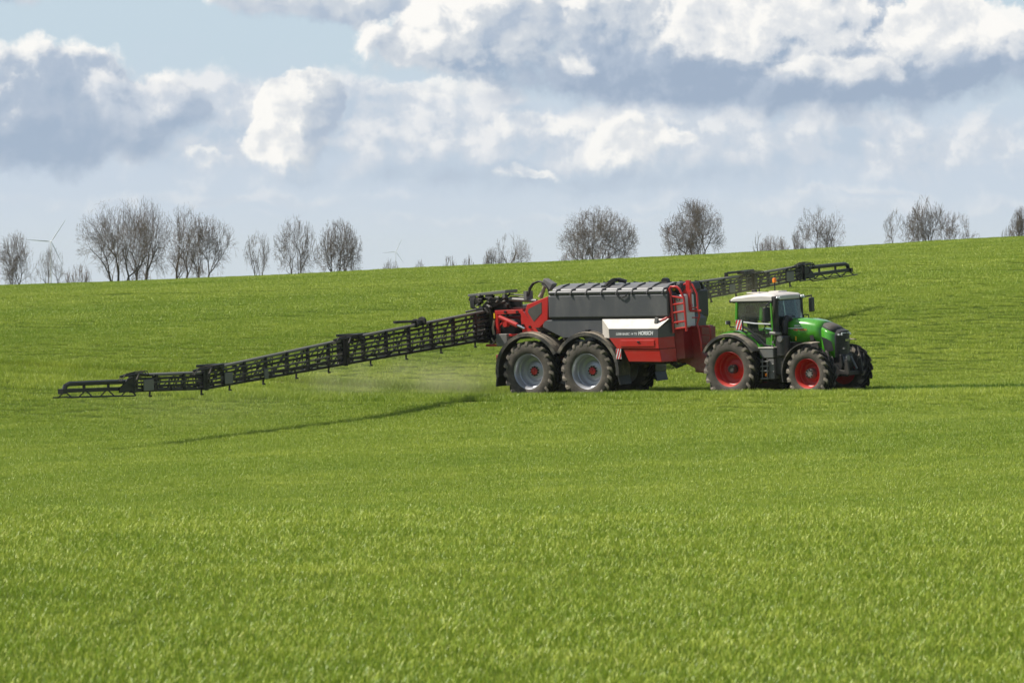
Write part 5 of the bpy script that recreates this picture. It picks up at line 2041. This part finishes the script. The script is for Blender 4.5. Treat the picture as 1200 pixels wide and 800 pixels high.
a, c = T3(902.5, 390.3, -.95), T3(915, 391, -.95)
MB().tube([a, c], .055, 8).lathe_y([(0, -.08), (.1, -.08), (.1, .08), (0, .08)], 14, c=T3(915, 397, -1.0)).build('clamp_bar', GREYM, TRA, True)
MB().tube([T3(920, 391, -.6), T3(920, 378, -.6), T3(922, 372.5, -.5), T3(925.5, 372.5, -.35), T3(927, 377, -.3)], [.10, .10, .11, .10, .09], 12).build('intake_duct', BLACKP, TRA, True)
MB().box((2.0, -.62, 1.15), (1.0, .5, .75)).build('fuel_tank', BLACKD, TRA, bevel=.06)
MB().box((1.1, .8, 1.1), (1.5, .5, .8)).build('left_tank', BLACKD, TRA, bevel=.06)
for (px, py) in ((906, 401), (905.2, 405.5)):
    MB().box(T3(px, py, -.95), (.07, .06, .08)).build('coupling', GREYM, TRA)

# mirrors
for (mx, my, ax0, sy) in (((898.4, 368.5), -1.14, (905, 354.5), -1), ((951, 356.6), 1.22, (934, 349), 1)):
    p = T3(mx[0], mx[1], my)
    m_o = MB().box(p, (.11, .27, .48), (0, 0, .15 * sy)).build('mirror', BLACKP, TRA, bevel=.03)
    r_ = T3(ax0[0], ax0[1], sy * .76)
    MB().tube([r_, (r_[0] + .06, my * .85, r_[2] + .02), (p[0], my + .02 * sy, p[2] + .30), (p[0], my, p[2] + .15)], .028, 6).build('mirror_arm', BLACKP, m_o, True)
# warning plate and lamp at the rear mudguard
p = T3(866, 380.6, -1.2)
warning_plate(TRA, (p[0], -1.2, p[2]), .24, .32, flip=False)
MB().box((p[0], -1.16, p[2]), (.28, .03, .36)).tube([(p[0], -1.15, p[2] - .15), (p[0] + .12, -.9, p[2] - .3)], .03, 6).build('plate_bracket', BLACKP, TRA)
p = T3(853.5, 378, -1.1)
l = MB().box((p[0], p[1], p[2]), (.11, .12, .13)).tube([p, (p[0] + .05, -1.05, p[2] - .15), (p[0] + .42, -1.0, p[2] - .15)], .025, 6).build('work_lamp_arm', BLACKP, TRA, bevel=.015)
MB().box((p[0] - .06, p[1] - .01, p[2]), (.02, .09, .10)).build('work_lamp', LAMP, l)
MB().box((-.75, 0, .98), (.7, .25, .18)).box((-.55, 0, 1.3), (.3, .8, .7)).build('hitch', BLACKD, TRA, bevel=.02)

# ------------------------------------------------------------------ field dust raised by the wheels, and far moist air
def dust_cloud(name, c, r, dens, label, seed):
    me = bpy.data.meshes.new(name)
    bm = bmesh.new()
    bmesh.ops.create_icosphere(bm, subdivisions=3, radius=1.0)
    bm.to_mesh(me)
    bm.free()
    o = link(bpy.data.objects.new(name, me))
    o.location = c
    o.scale = r
    m, n, out = material(name)
    tc = n.new('ShaderNodeTexCoord').outputs['Object']
    geo = n.new('ShaderNodeNewGeometry').outputs['Position']
    d = n.v('LENGTH', tc)
    nz = n.noise(n.v('ADD', geo, (seed * 3.7, 0, 0)), 0.55, 4.0, 0.6)
    f = n.m('MULTIPLY', n.smooth(d, 1.0, 0.15), n.smooth(nz, 0.38, 0.70))
    v = n.new('ShaderNodeVolumePrincipled')
    v.inputs['Color'].default_value = (0.95, 0.87, 0.58, 1)
    v.inputs['Anisotropy'].default_value = 0.1
    n.put(v.inputs['Density'], n.m('MULTIPLY', f, dens))
    n.t.links.new(v.outputs[0], out.inputs['Volume'])
    me.materials.append(m)
    tag(o, kind='stuff')
    return o


def dz(x, y, h):
    return (x, y, float(ground_z(x, y)) + h)


dust_cloud('dust_cloud', dz(-3.6, 168.5, 0.75), (6.0, 2.8, 1.25), .15, '', 1)
dust_cloud('dust_cloud', dz(7.0, 164.5, 1.1), (2.2, 1.8, 1.7), .12, '', 2)
dust_cloud('dust_cloud', dz(8.3, 174.0, 2.6), (2.4, 1.8, 1.5), .10, '', 3)

dust_cloud('spray_mist', dz(-10.5, 156.5, .9), (7.0, 3.6, 1.1), .02, '', 5)

hz = MB().box((0, 5950, -10.5), (9400, 12250, 142)).build('haze', material('haze_air')[0], None)
tag(hz, kind='stuff')
_m = hz.data.materials[0]
_n = NT(_m.node_tree)
_v = _n.new('ShaderNodeVolumePrincipled')
_v.inputs['Color'].default_value = (0.86, 0.90, 0.96, 1)
_v.inputs['Density'].default_value = 0.00004
_n.t.links.new(_v.outputs[0], [q for q in _m.node_tree.nodes if q.type == 'OUTPUT_MATERIAL'][0].inputs['Volume'])
